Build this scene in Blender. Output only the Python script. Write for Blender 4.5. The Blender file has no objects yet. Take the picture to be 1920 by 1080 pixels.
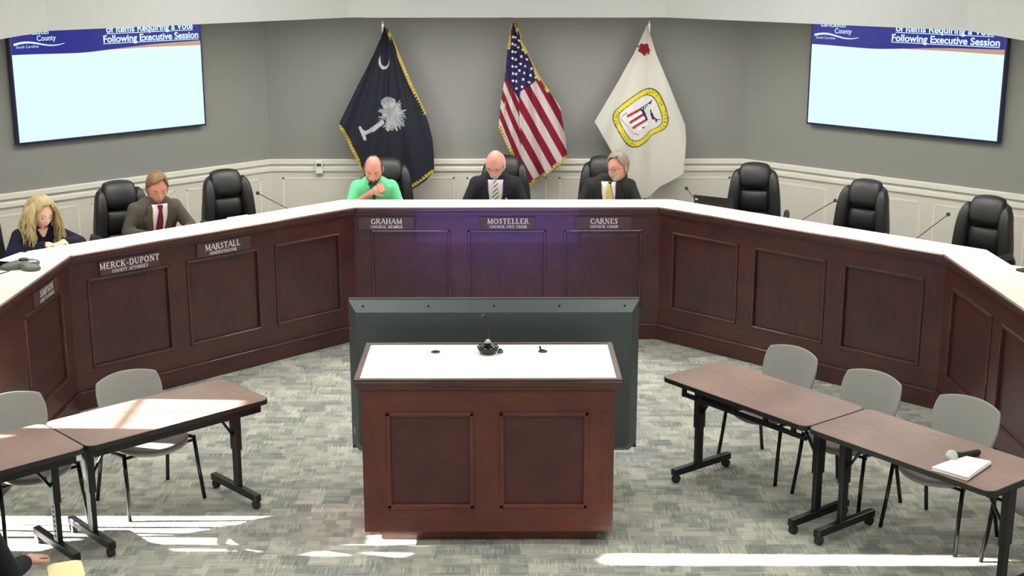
import bpy, bmesh, math, random
import numpy as np
from mathutils import Vector, Matrix
random.seed(7); rng = np.random.RandomState(5)
PI = math.pi
sc = bpy.context.scene
COL = sc.collection

# ------------------------------------------------------------------ camera, world, lights, exposure
F_PX, PITCH, YAW = 2505.58, .2476, .0069
CAM = Vector((-.038, 0.0, 3.3965))
cd = bpy.data.cameras.new('camera'); cam = bpy.data.objects.new('camera', cd); COL.objects.link(cam)
cd.sensor_width = 36; cd.lens = F_PX/1920*36; cam.location = CAM
cam.rotation_euler = (PI/2-PITCH, 0, -YAW); cd.clip_start = .05
sc.camera = cam
sc.view_settings.view_transform = 'Standard'; sc.view_settings.look = 'None'
sc.view_settings.exposure = 0.0; sc.view_settings.gamma = 1; sc.view_settings.use_curve_mapping = False
sc.cycles.use_denoising = True
sc.cycles.max_bounces = 8; sc.cycles.diffuse_bounces = 5
sc.cycles.sample_clamp_indirect = 6
w = bpy.data.worlds.new('sky'); sc.world = w; w.use_nodes = True
w.node_tree.nodes['Background'].inputs[0].default_value = (.75, .85, 1, 1)
w.node_tree.nodes['Background'].inputs[1].default_value = .9

SUN_EL, SUN_AZ = math.radians(16.0), .03     # low sun through the light-shaping holes cut in the left wall
sd = bpy.data.lights.new('sun', 'SUN'); so = bpy.data.objects.new('sun', sd); COL.objects.link(so)
sd.energy = 130; sd.angle = math.radians(.4); sd.color = (1, .97, .93)
so.rotation_euler = Vector((math.cos(SUN_EL), -SUN_AZ*math.cos(SUN_EL), -math.sin(SUN_EL))).to_track_quat('-Z', 'Y').to_euler()

def area(name, loc, sx, sy, e, col=(1, .97, .92), rot=(0, 0, 0), spread=180):
    l = bpy.data.lights.new(name, 'AREA'); o = bpy.data.objects.new(name, l); COL.objects.link(o)
    l.shape = 'RECTANGLE'; l.size = sx; l.size_y = sy; l.energy = e; l.color = col
    l.spread = math.radians(spread)
    o.location = loc; o.rotation_euler = rot
    return o
CEIL_D, CEIL_F = 2.843, 3.95
DAIS_LIGHTS = [(-3.9, 9.3, 90), (3.9, 9.3, 90), (-3.1, 10.75, 45), (-1.9, 11.95, 45), (-.65, 12.15, 0), (.65, 12.15, 0), (1.9, 11.95, -45), (3.1, 10.75, -45)]  # first pair is fill, added to brighten the ledge ends
for x, y, r in DAIS_LIGHTS:
    area('dais_lamp_and_fill', (x, y, CEIL_D-.03), 1.15, .5, 21, (1, .965, .89), (0, 0, math.radians(r)))
HALL_LIGHTS = [(x, y) for y in (1.2, 4.2, 7.0) for x in (-4.0, -1.4, 1.4, 4.0)]+[(-1.4, 9.5), (1.4, 9.5)]  # last pair is fill, added to brighten the soffit face
for x, y in HALL_LIGHTS:
    area('hall_lamp_and_fill', (x, y, CEIL_F-.04), 1.15, .55, 28 if y < 9 else 18, (1, .995, .97))

area('monitor_screen_light', (-.10, 8.42, .69), 1.8, .95, 4.8, (.34, .28, 1), (PI/2+.12, 0, 0), spread=70)   # the lit screen of the floor monitor

# ------------------------------------------------------------------ pixel -> point (measured placement)
def ray(u, v):
    a = (u-960)/F_PX; b = -(v-540)/F_PX
    c, s = math.cos(PITCH), math.sin(PITCH); Y = c+s*b; Z = -s+c*b
    c, s = math.cos(YAW), math.sin(YAW)
    return Vector((c*a+s*Y, -s*a+c*Y, Z))
def atz(u, v, z): d = ray(u, v); return CAM+d*((z-CAM.z)/d.z)
def aty(u, v, y): d = ray(u, v); return CAM+d*(y/d.y)

# ------------------------------------------------------------------ materials
def lin(c):
    c = c/255.0
    return c/12.92 if c <= .04045 else ((c+.055)/1.055)**2.4
def rgb(r, g, b): return (lin(r), lin(g), lin(b), 1)
def mat(name, col, rough=.6, metal=0, emit=None, es=0, noise=0, nscale=20, spec=.5, bump=0, bscale=200, coat=0):
    m = bpy.data.materials.new(name); m.use_nodes = True
    nt = m.node_tree; b = nt.nodes['Principled BSDF']
    b.inputs['Base Color'].default_value = col; b.inputs['Roughness'].default_value = rough
    b.inputs['Metallic'].default_value = metal; b.inputs['Specular IOR Level'].default_value = spec
    b.inputs['Coat Weight'].default_value = coat
    if emit: b.inputs['Emission Color'].default_value = emit; b.inputs['Emission Strength'].default_value = es
    tc = nt.nodes.new('ShaderNodeTexCoord')
    if noise:
        n = nt.nodes.new('ShaderNodeTexNoise'); n.inputs['Scale'].default_value = nscale; n.inputs['Detail'].default_value = 4
        nt.links.new(tc.outputs['Object'], n.inputs['Vector'])
        mx = nt.nodes.new('ShaderNodeMix'); mx.data_type = 'RGBA'
        mx.inputs[6].default_value = tuple(c*(1-noise) for c in col[:3])+(1,)
        mx.inputs[7].default_value = tuple(min(1, c*(1+noise)) for c in col[:3])+(1,)
        nt.links.new(n.outputs['Fac'], mx.inputs[0]); nt.links.new(mx.outputs[2], b.inputs['Base Color'])
    if bump:
        n2 = nt.nodes.new('ShaderNodeTexNoise'); n2.inputs['Scale'].default_value = bscale
        nt.links.new(tc.outputs['Object'], n2.inputs['Vector'])
        bp = nt.nodes.new('ShaderNodeBump'); bp.inputs['Strength'].default_value = bump; bp.inputs['Distance'].default_value = .002
        nt.links.new(n2.outputs['Fac'], bp.inputs['Height']); nt.links.new(bp.outputs['Normal'], b.inputs['Normal'])
    return m

def wood(name, c1, c2, rough=.35, scale=(1, 1, 9), detail=5, axis_swap=False, big=3.0, coat=.15):
    """stained wood: stretched noise grain plus broad colour drift"""
    m = mat(name, c1, rough, coat=coat); nt = m.node_tree; b = nt.nodes['Principled BSDF']
    tc = nt.nodes.new('ShaderNodeTexCoord'); mp = nt.nodes.new('ShaderNodeMapping')
    mp.inputs['Scale'].default_value = scale
    nt.links.new(tc.outputs['Object'], mp.inputs['Vector'])
    n = nt.nodes.new('ShaderNodeTexNoise'); n.inputs['Scale'].default_value = 7; n.inputs['Detail'].default_value = detail
    n.inputs['Distortion'].default_value = .6
    nt.links.new(mp.outputs[0], n.inputs['Vector'])
    n2 = nt.nodes.new('ShaderNodeTexNoise'); n2.inputs['Scale'].default_value = big; n2.inputs['Detail'].default_value = 1
    nt.links.new(tc.outputs['Object'], n2.inputs['Vector'])
    a = nt.nodes.new('ShaderNodeMath'); a.operation = 'ADD'
    nt.links.new(n.outputs['Fac'], a.inputs[0]); nt.links.new(n2.outputs['Fac'], a.inputs[1])
    r = nt.nodes.new('ShaderNodeMapRange'); r.inputs[1].default_value = .7; r.inputs[2].default_value = 1.3
    nt.links.new(a.outputs[0], r.inputs[0])
    mx = nt.nodes.new('ShaderNodeMix'); mx.data_type = 'RGBA'
    mx.inputs[6].default_value = c1; mx.inputs[7].default_value = c2
    nt.links.new(r.outputs[0], mx.inputs[0]); nt.links.new(mx.outputs[2], b.inputs['Base Color'])
    return m

M = {}
M['mahogany'] = wood('mahogany', rgb(60, 32, 31), rgb(84, 42, 37), .34, (6, 6, 1.1))
M['mahogany_panel'] = wood('mahogany_panel', rgb(54, 30, 30), rgb(78, 40, 37), .32, (6, 6, 1.0))
M['mahogany_rail'] = wood('mahogany_rail', rgb(58, 31, 30), rgb(82, 42, 37), .34, (1.1, 6, 6))
M['nosing'] = wood('nosing', rgb(62, 36, 34), rgb(84, 48, 42), .3, (1.1, 6, 6), coat=.3)
M['podium_wood'] = wood('podium_wood', rgb(82, 41, 35), rgb(108, 54, 41), .36, (7, 7, 1.1))
M['podium_rail'] = wood('podium_rail', rgb(82, 41, 35), rgb(108, 54, 41), .36, (1.1, 7, 7))
M['podium_panel'] = wood('podium_panel', rgb(68, 33, 34), rgb(86, 41, 40), .3, (1.5, 7, 3))
M['laminate_walnut'] = wood('laminate_walnut', rgb(116, 89, 78), rgb(156, 123, 107), .42, (1.2, 14, 1), 8, big=2, coat=.1)
M['cream_top'] = mat('cream_top', rgb(244, 238, 214), .45, noise=.02)
M['white_top'] = mat('white_top', rgb(250, 250, 244), .4)
M['wall_gray'] = mat('wall_gray', rgb(131, 132, 128), .9, noise=.02, nscale=3)
M['wall_white'] = mat('wall_white', rgb(196, 193, 183), .7, noise=.01, nscale=2)
M['trim_white'] = mat('trim_white', rgb(210, 208, 198), .5)
M['soffit'] = mat('soffit', rgb(226, 229, 227), .9)
M['ceiling'] = mat('ceiling', rgb(226, 224, 218), .9)
M['wall_hall'] = mat('wall_hall', rgb(200, 197, 188), .9)
M['black_metal'] = mat('black_metal', rgb(24, 24, 26), .35, .3, spec=.6)
M['chair_metal'] = mat('chair_metal', rgb(22, 22, 24), .25, .4, spec=.7)
M['black_plastic'] = mat('black_plastic', rgb(30, 30, 32), .5)
M['rubber'] = mat('rubber', rgb(38, 38, 38), .7)
M['black_edge'] = mat('black_edge', rgb(34, 32, 34), .45)
M['leather'] = mat('leather', rgb(25, 26, 27), .46, bump=.3, bscale=120, noise=.1)
M['seam'] = mat('seam', rgb(14, 14, 15), .6)
M['gray_shell'] = mat('gray_shell', rgb(152, 152, 146), .6, noise=.02)
M['gray_seat'] = mat('gray_seat', rgb(136, 128, 128), .75, noise=.05, nscale=90)
M['tv_back'] = mat('tv_back', rgb(74, 82, 82), .45, .2, noise=.03)
M['chrome'] = mat('chrome', rgb(190, 190, 190), .2, 1)
M['dark_chrome'] = mat('dark_chrome', rgb(70, 70, 72), .12, 1)
M['plate'] = mat('plate', rgb(82, 62, 58), .4, .1, noise=.03)
M['plate_text'] = mat('plate_text', rgb(238, 234, 230), .5)
M['gold'] = mat('gold', rgb(156, 136, 48), .5, bump=.4, bscale=300)
M['pole'] = mat('pole', rgb(120, 92, 60), .4)
M['silver'] = mat('silver', rgb(230, 230, 230), .3, .6)
M['plastic_white'] = mat('plastic_white', rgb(214, 214, 208), .5)
M['lcd_dark'] = mat('lcd_dark', rgb(66, 70, 64), .3)
M['paper'] = mat('paper', rgb(246, 246, 244), .7)
M['yellow_paper'] = mat('yellow_paper', rgb(240, 234, 176), .7)
M['foam'] = mat('foam', rgb(200, 205, 202), .9)
M['phone_gray'] = mat('phone_gray', rgb(92, 94, 92), .5, noise=.03)
M['lamp'] = mat('lamp', (1, 1, 1, 1), .5, emit=(1, .97, .92, 1), es=3)
M['lens_glass'] = mat('lens_glass', rgb(190, 200, 205), .08, spec=.8)
M['screen_white'] = mat('screen_white', (0, 0, 0, 1), .3, emit=rgb(226, 252, 253), es=1.0)
M['screen_navy'] = mat('screen_navy', (0, 0, 0, 1), .3, emit=rgb(30, 32, 138), es=1.0)
M['screen_tan'] = mat('screen_tan', (0, 0, 0, 1), .3, emit=rgb(196, 158, 126), es=1.0)
M['screen_text'] = mat('screen_text', (0, 0, 0, 1), .3, emit=rgb(222, 250, 255), es=1.0)
M['screen_blue'] = mat('screen_blue', (0, 0, 0, 1), .3, emit=(.13, .12, .9, 1), es=.7)
M['bezel_blue'] = mat('bezel_blue', rgb(20, 22, 70), .25, spec=.7)

def carpet():
    m = mat('carpet', rgb(150, 152, 140), .95, spec=.1); nt = m.node_tree; b = nt.nodes['Principled BSDF']
    L = nt.links.new; N = nt.nodes.new
    tc = N('ShaderNodeTexCoord')
    def mapping(s, r=0):
        mp = N('ShaderNodeMapping'); mp.inputs['Scale'].default_value = s; mp.inputs['Rotation'].default_value = (0, 0, r)
        L(tc.outputs['Object'], mp.inputs['Vector']); return mp.outputs[0]
    def vor(vec, scale, rnd=1.0):
        v = N('ShaderNodeTexVoronoi'); v.distance = 'CHEBYCHEV'; v.inputs['Scale'].default_value = scale
        v.inputs['Randomness'].default_value = rnd; L(vec, v.inputs['Vector'])
        s = N('ShaderNodeSeparateColor'); L(v.outputs['Color'], s.inputs[0]); return s.outputs
    def noise(vec, scale, d=3):
        n = N('ShaderNodeTexNoise'); n.inputs['Scale'].default_value = scale; n.inputs['Detail'].default_value = d
        L(vec, n.inputs['Vector']); return n.outputs['Fac']
    def math_(op, a, b_, c=None):
        x = N('ShaderNodeMath'); x.operation = op
        for i, q in enumerate((a, b_) if c is None else (a, b_, c)):
            if isinstance(q, (int, float)): x.inputs[i].default_value = q
            else: L(q, x.inputs[i])
        return x.outputs[0]
    def blocks(sx, sy, wob=.012, row=0.0):
        """hard-edged woven rectangles: white noise on floored coordinates, alternate rows shifted"""
        w1 = N('ShaderNodeTexNoise'); w1.inputs['Scale'].default_value = 60; L(tc.outputs['Object'], w1.inputs['Vector'])
        sv = N('ShaderNodeVectorMath'); sv.operation = 'SUBTRACT'; L(w1.outputs['Color'], sv.inputs[0]); sv.inputs[1].default_value = (.5, .5, .5)
        sm = N('ShaderNodeVectorMath'); sm.operation = 'SCALE'; L(sv.outputs[0], sm.inputs[0]); sm.inputs['Scale'].default_value = wob
        ad = N('ShaderNodeVectorMath'); L(tc.outputs['Object'], ad.inputs[0]); L(sm.outputs[0], ad.inputs[1])
        sp = N('ShaderNodeSeparateXYZ'); L(ad.outputs[0], sp.inputs[0])
        fy = math_('FLOOR', math_('DIVIDE', sp.outputs[1], sy), 0)
        sh = math_('MULTIPLY', math_('SINE', math_('MULTIPLY', fy, 2.3+row), 0), sx*.5)
        fx = math_('FLOOR', math_('DIVIDE', math_('ADD', sp.outputs[0], sh), sx), 0)
        cb = N('ShaderNodeCombineXYZ'); L(fx, cb.inputs[0]); L(fy, cb.inputs[1]); cb.inputs[2].default_value = row
        wn = N('ShaderNodeTexWhiteNoise'); wn.noise_dimensions = '3D'; L(cb.outputs[0], wn.inputs['Vector'])
        return wn.outputs['Value']
    b1 = blocks(.165, .125); b2 = blocks(.085, .06, .014, 3.0); b3 = blocks(.11, .085, .014, 7.0)
    hs = noise(mapping((2.5, 70, 1)), 1.6, 2)
    vs = noise(mapping((85, 3.5, 1), .10), 1.6, 2)
    sel = math_('GREATER_THAN', b3, .60)
    thread = math_('ADD', math_('MULTIPLY', math_('MULTIPLY', math_('SUBTRACT', vs, .5), 2.4), sel), math_('MULTIPLY', math_('SUBTRACT', hs, .5), math_('SUBTRACT', 1.35, sel)))
    fine = noise(mapping((1, 1, 1)), 160, 2)
    t = math_('ADD', math_('MULTIPLY', b1, .36), math_('MULTIPLY', b2, .34))
    t = math_('ADD', t, math_('MULTIPLY', thread, .62))
    t = math_('ADD', t, math_('MULTIPLY', math_('SUBTRACT', fine, .5), .4))
    t = math_('ADD', t, .17)
    cr = N('ShaderNodeValToRGB'); L(t, cr.inputs[0])
    e = cr.color_ramp.elements
    e[0].position = 0.08; e[0].color = rgb(120, 125, 122)
    e[1].position = .95; e[1].color = rgb(204, 204, 187)
    x = e.new(.38); x.color = rgb(148, 152, 146)
    x = e.new(.62); x.color = rgb(174, 175, 162)
    L(cr.outputs[0], b.inputs['Base Color'])
    bp = N('ShaderNodeBump'); bp.inputs['Strength'].default_value = .25; bp.inputs['Distance'].default_value = .003
    L(t, bp.inputs['Height']); L(bp.outputs[0], b.inputs['Normal'])
    return m
M['carpet'] = carpet()

# ------------------------------------------------------------------ mesh helpers
class MB:
    def __init__(s): s.v = []; s.f = []; s.m = []; s.mi = 0
    def add(s, vs, fs):
        n = len(s.v); s.v += [tuple(p) for p in vs]; s.f += [tuple(i+n for i in f) for f in fs]; s.m += [s.mi]*len(fs); return s
    def box(s, a, b, rz=0, piv=None):
        x0, y0, z0 = a; x1, y1, z1 = b
        P = [(x, y, z) for z in (z0, z1) for y in (y0, y1) for x in (x0, x1)]
        if rz:
            p = piv or ((x0+x1)/2, (y0+y1)/2); c, q = math.cos(rz), math.sin(rz)
            P = [(p[0]+c*(x-p[0])-q*(y-p[1]), p[1]+q*(x-p[0])+c*(y-p[1]), z) for x, y, z in P]
        return s.add(P, [(0, 2, 3, 1), (4, 5, 7, 6), (0, 1, 5, 4), (2, 6, 7, 3), (0, 4, 6, 2), (1, 3, 7, 5)])
    def prism(s, poly, z0, z1):
        n = len(poly); P = [(x, y, z0) for x, y in poly]+[(x, y, z1) for x, y in poly]
        return s.add(P, [tuple(reversed(range(n))), tuple(range(n, 2*n))]+[(i, (i+1) % n, n+(i+1) % n, n+i) for i in range(n)])
    def loft(s, rings, caps=True):
        n = len(rings[0]); P = [p for r in rings for p in r]; F = []
        for k in range(len(rings)-1):
            for i in range(n):
                j = (i+1) % n; F.append((k*n+i, k*n+j, (k+1)*n+j, (k+1)*n+i))
        if caps: F += [tuple(reversed(range(n))), tuple((len(rings)-1)*n+i for i in range(n))]
        return s.add(P, F)
    def tube(s, pts, r, n=8, close=False):
        pts = [Vector(p) for p in pts]; R = r if isinstance(r, (list, tuple)) else [r]*len(pts)
        rings = []; up = None
        for i, p in enumerate(pts):
            d = (pts[min(i+1, len(pts)-1)]-pts[max(i-1, 0)]).normalized()
            if up is None: up = Vector((0, 0, 1)) if abs(d.z) < .9 else Vector((1, 0, 0))
            a = d.cross(up).normalized(); b = a.cross(d).normalized(); up = b
            rings.append([p+(a*math.cos(2*PI*k/n)+b*math.sin(2*PI*k/n))*R[i] for k in range(n)])
        return s.loft(rings)
    def ell(s, c, r, n=14, k=9, rot=None):
        c = Vector(c); rings = []
        if isinstance(r, (int, float)): r = (r, r, r)
        for i in range(k+1):
            t = -PI/2+PI*(i+.0)/k; t = max(-PI/2+.02, min(PI/2-.02, t))
            rg = [Vector((r[0]*math.cos(t)*math.cos(2*PI*j/n), r[1]*math.cos(t)*math.sin(2*PI*j/n), r[2]*math.sin(t))) for j in range(n)]
            if rot is not None: rg = [rot @ q for q in rg]
            rings.append([c+q for q in rg])
        return s.loft(rings)
    def capsule(s, a, b, ra, rb, n=12):
        a = Vector(a); b = Vector(b); d = (b-a); L = d.length; d = d/max(L, 1e-6)
        up = Vector((0, 0, 1)) if abs(d.z) < .9 else Vector((1, 0, 0)); x = d.cross(up).normalized(); y = x.cross(d)
        rings = []
        for t in (-1.5, -1.1, -.6, 0): rings.append((a+d*ra*math.sin(t), ra*math.cos(t)))
        for t in (0, .6, 1.1, 1.5): rings.append((b+d*rb*math.sin(t), rb*math.cos(t)))
        return s.loft([[p+(x*math.cos(2*PI*k/n)+y*math.sin(2*PI*k/n))*max(q, .0005) for k in range(n)] for p, q in rings])
    def lathe(s, prof, c=(0, 0, 0), n=20):
        return s.loft([[(c[0]+r*math.cos(2*PI*k/n), c[1]+r*math.sin(2*PI*k/n), c[2]+z) for k in range(n)] for r, z in prof])
    def build(s, name, m, parent=None, loc=(0, 0, 0), rz=0, bevel=0, smooth=False, seg=2, sub=0):
        me = bpy.data.meshes.new(name); me.from_pydata(s.v, [], s.f)
        ms = m if isinstance(m, (list, tuple)) else [m]
        for q in ms: me.materials.append(q)
        if len(ms) > 1: me.polygons.foreach_set('material_index', s.m)
        if smooth: me.polygons.foreach_set('use_smooth', [True]*len(me.polygons))
        me.update()
        o = bpy.data.objects.new(name, me); COL.objects.link(o)
        if parent: o.parent = parent
        o.location = loc; o.rotation_euler = (0, 0, rz)
        if bevel:
            b = o.modifiers.new('bevel', 'BEVEL'); b.width = bevel; b.segments = seg; b.limit_method = 'ANGLE'
            b.harden_normals = False
        if sub:
            b = o.modifiers.new('sub', 'SUBSURF'); b.levels = b.render_levels = sub
        return o
def tag(o, label=None, cat=None, group=None, kind=None):
    for k, v in (('label', label), ('category', cat), ('group', group), ('kind', kind)):
        if v: o[k] = v
    return o
def thing(name, loc, label, cat, group=None, rz=0, scale=1):
    o = bpy.data.objects.new(name, None); COL.objects.link(o); o.empty_display_size = .1
    o.location = loc; o.rotation_euler = (0, 0, rz); o.scale = (scale,)*3
    return tag(o, label, cat, group)
def copy_tree(o, parent=None, names=True):
    c = o.copy(); COL.objects.link(c)
    if parent: c.parent = parent
    for ch in list(o.children): copy_tree(ch, c)
    return c
def struct(o): return tag(o, kind='structure')
def rrect(x0, y0, x1, y1, r, n=5):
    P = []
    for cx, cy, a in ((x1-r, y1-r, 0), (x0+r, y1-r, 90), (x0+r, y0+r, 180), (x1-r, y0+r, 270)):
        for k in range(n+1):
            t = math.radians(a+90*k/n); P.append((cx+r*math.cos(t), cy+r*math.sin(t)))
    return P

# ------------------------------------------------------------------ geometry constants of the room
W0, Y0, LW = 1.346, 11.55, 2.703
S = math.sqrt(.5)
XS, YS = W0+LW*S, Y0-LW*S            # dais outer corners 3.257, 9.639
WBX, WBY = 2.401, 13.463             # back wall corners
XR = 6.0; YW = WBY-(XR-WBX)          # side walls
PLAT = .30

# floor
struct(MB().box((-XR-.2, -3.7, -.1), (XR+.2, 14, 0)).build('floor', M['carpet']))
# raised floor behind the dais
def front_poly(off):   # dais front line moved outwards by off
    k = off*math.tan(PI/8)
    return [(-XS-off, 7.3), (-XS-off, YS+k), (-W0-k, Y0+off), (W0+k, Y0+off), (XS+off, YS+k), (XS+off, 7.3)]
fp = front_poly(.09)
plat = [(-XR, 7.96), (-XS-.09, 7.96)]+fp[1:5]+[(XS+.09, 7.3), (XR, 7.3), (XR, YW), (WBX, WBY), (-WBX, WBY), (-XR, YW)]
struct(MB().prism(plat[::-1], .002, PLAT).build('floor_platform', M['carpet']))

# walls behind the dais: grey above, white wainscot below, rails and picture-frame mouldings
RAIL = 1.348
def wall_seg(name, a, b, suffix):
    a = Vector((*a, 0)); b = Vector((*b, 0)); L = (b-a).length; rz = math.atan2(b.y-a.y, b.x-a.x)
    w_ = MB().box((0, 0, 1.2), (L, .12, 3.1)).build('wall_'+suffix, M['wall_gray'], None, a, rz); struct(w_)
    q = MB().box((0, -.006, .0), (L, .12, 1.25)).build('wall_'+suffix+'_wainscot', M['wall_white'], None, a, rz); struct(q)
    t = MB().box((0, -.035, RAIL-.055), (L, 0, RAIL)).build('trim_1', M['trim_white'], None, a, rz, bevel=.008); t.name = 'trim_%d' % (len([o for o in COL.objects if o.name.startswith('trim_')])); struct(t)
    t = MB().box((0, -.026, RAIL-.125), (L, 0, RAIL-.085)).box((0, -.012, RAIL-.14), (L, 0, RAIL-.04)).build('trim_x', M['trim_white'], None, a, rz, bevel=.005); t.name = 'trim_%d' % (len([o for o in COL.objects if o.name.startswith('trim_')])); struct(t)
    n = max(1, int(round((L-.1)/.92))); wd = (L-.12*(n+1))/n
    for i in range(n):
        x0 = .12+i*(wd+.12); x1 = x0+wd; z0, z1 = .48, 1.16; t_ = .022
        mb = MB().box((x0, -.009, z0), (x1, -.004, z0+t_)).box((x0, -.009, z1-t_), (x1, -.004, z1)).box((x0, -.009, z0), (x0+t_, -.004, z1)).box((x1-t_, -.009, z0), (x1, -.004, z1))
        mb.build('panel_frame', M['trim_white'], q, bevel=.004)
    b_ = MB().box((0, -.02, PLAT), (L, 0, PLAT+.12)).build('baseboard_'+suffix, M['trim_white'], None, a, rz, bevel=.004); struct(b_)
wall_seg('back', (-WBX, WBY), (WBX, WBY), 'back')
wall_seg('bl', (-XR, YW), (-WBX, WBY), 'back_left')
wall_seg('br', (WBX, WBY), (XR, YW), 'back_right')
# hall walls
struct(MB().box((XR, -3.6, 0), (XR+.15, YW+.1, CEIL_F+.1)).build('wall_right', M['wall_hall']))
struct(MB().box((-XR-.15, -3.75, 0), (XR+.15, -3.6, CEIL_F+.1)).build('wall_front', M['wall_hall']))
# unseen left wall with made-up holes shaped to throw the sun patches: each is the sunlit patch traced back up the sun's rays
def back(x, y, z, xw=-XR):
    return (y+SUN_AZ*(x-xw), z+(x-xw)*math.tan(SUN_EL))
holes = []
def patch(pts, z): holes.append([back(x, y, z) for x, y in pts])
T = .712
patch([(-3.3, 7.865), (-2.30, 7.84), (-2.30, 7.608), (-3.3, 7.63)], T)
patch([(-2.245, 7.84), (-1.64, 7.81), (-1.64, 7.592), (-2.245, 7.606)], T)
patch([(-3.3, 7.615), (-2.30, 7.596), (-2.30, 7.32), (-3.3, 7.345)], T)
patch([(-2.245, 7.594), (-1.66, 7.58), (-1.70, 7.30), (-2.245, 7.318)], T)
patch([(-4.1, 7.70), (-1.40, 7.675), (-1.36, 7.60), (-1.7, 7.56), (-4.1, 7.575)], 0)
patch([(-4.1, 7.555), (-1.75, 7.54), (-2.0, 7.42), (-2.4, 7.40), (-4.1, 7.42)], 0)
patch([(-1.33, 7.665), (-.93, 7.60), (-.93, 7.52), (-1.33, 7.555)], 0)
patch([(-3.7, 7.37), (-2.55, 7.36), (-2.75, 7.20), (-3.7, 7.24)], 0)
patch([(-2.28, 7.38), (-1.66, 7.36), (-1.60, 7.27), (-1.95, 7.25)], 0)
patch([(-1.98, 7.235), (-1.50, 7.215), (-1.47, 7.17), (-1.93, 7.18)], 0)
patch([(-1.03, 7.205), (-.96, 7.268), (-.50, 7.258), (-.57, 7.195)], 0)
patch([(-.86, 7.165), (-.34, 7.135), (-.42, 7.085), (-.62, 7.09)], 0)
patch([(-1.20, 7.13), (-1.10, 7.185), (-.93, 7.125)], 0)
patch([(.54, 7.06), (.60, 7.13), (2.55, 7.085), (2.86, 7.03), (2.70, 6.985), (.57, 7.0)], 0)
def holed_wall():
    bm = bmesh.new()
    def loop(P):
        vs = [bm.verts.new((0, y, z)) for y, z in P]
        for i in range(len(vs)): bm.edges.new((vs[i], vs[(i+1) % len(vs)]))
    loop([(-3.6, 0), (YW+.1, 0), (YW+.1, CEIL_F+.1), (-3.6, CEIL_F+.1)])
    for h in holes: loop(h)
    bmesh.ops.triangle_fill(bm, edges=bm.edges[:], use_beauty=True)
    me = bpy.data.meshes.new('wall_left_gobo'); bm.to_mesh(me); bm.free(); me.materials.append(M['wall_hall'])
    o = bpy.data.objects.new('wall_left_gobo', me); COL.objects.link(o); o.location = (-XR, 0, 0)
    s = o.modifiers.new('solid', 'SOLIDIFY'); s.thickness = .02; s.offset = 0
    return struct(o)
holed_wall()
# ceilings and the soffit that follows the dais
so_out = front_poly(0)
so_out[0] = (-XS, -3.6); so_out[-1] = (XS, -3.6)
fo = .03
cd_poly = [(-XR, 6.98), (-XS-.08, 6.98)]+front_poly(.08)[1:5]+[(XS+.08, 6.98), (XR, 6.98), (XR, YW), (WBX, WBY), (-WBX, WBY), (-XR, YW)]
struct(MB().prism(cd_poly[::-1], CEIL_D+.006, CEIL_D+.1).build('ceiling_dais', M['ceiling']))
inner = [(-XR, 6.9), (-XS-.0, 6.9)]+front_poly(0)[1:5]+[(XS, 6.9), (XR, 6.9)]
back_ = [(-XR, 7.02), (-XS-.12, 7.02)]+front_poly(.12)[1:5]+[(XS+.12, 7.02), (XR, 7.02)]
mbs = MB()
for i in range(len(inner)-1):
    mbs.prism([inner[i], inner[i+1], back_[i+1], back_[i]], CEIL_D, CEIL_F+.02)
struct(mbs.build('ceiling_soffit', M['soffit']))
struct(MB().box((-XR, -3.6, CEIL_F), (XR, Y0+.1, CEIL_F+.1)).build('ceiling', M['ceiling']))
def ceiling_light(x, y, z, r, label, grp, wd=1.2, dp=.6):
    t = thing('ceiling_light', (x, y, z), label, 'ceiling light', grp, rz=r)
    f = MB()
    for a, b in (((-wd/2, -dp/2), (wd/2, -dp/2+.03)), ((-wd/2, dp/2-.03), (wd/2, dp/2)), ((-wd/2, -dp/2), (-wd/2+.03, dp/2)), ((wd/2-.03, -dp/2), (wd/2, dp/2))):
        f.box((a[0], a[1], -.02), (b[0], b[1], .0))
    f.build('frame', M['trim_white'], t)
    MB().box((-wd/2+.03, -dp/2+.03, -.012), (wd/2-.03, dp/2-.03, -.004)).build('diffuser', M['lamp'], t)
for x, y, r in DAIS_LIGHTS: ceiling_light(x, y, CEIL_D+.003, math.radians(r), 'unseen white flat ceiling light panel above the curved dais', 'ceiling lights over the dais')
for x, y in HALL_LIGHTS: ceiling_light(x, y, CEIL_F-.002, 0, 'unseen white flat ceiling light panel above the public floor', 'ceiling lights over the hall floor')

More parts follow.
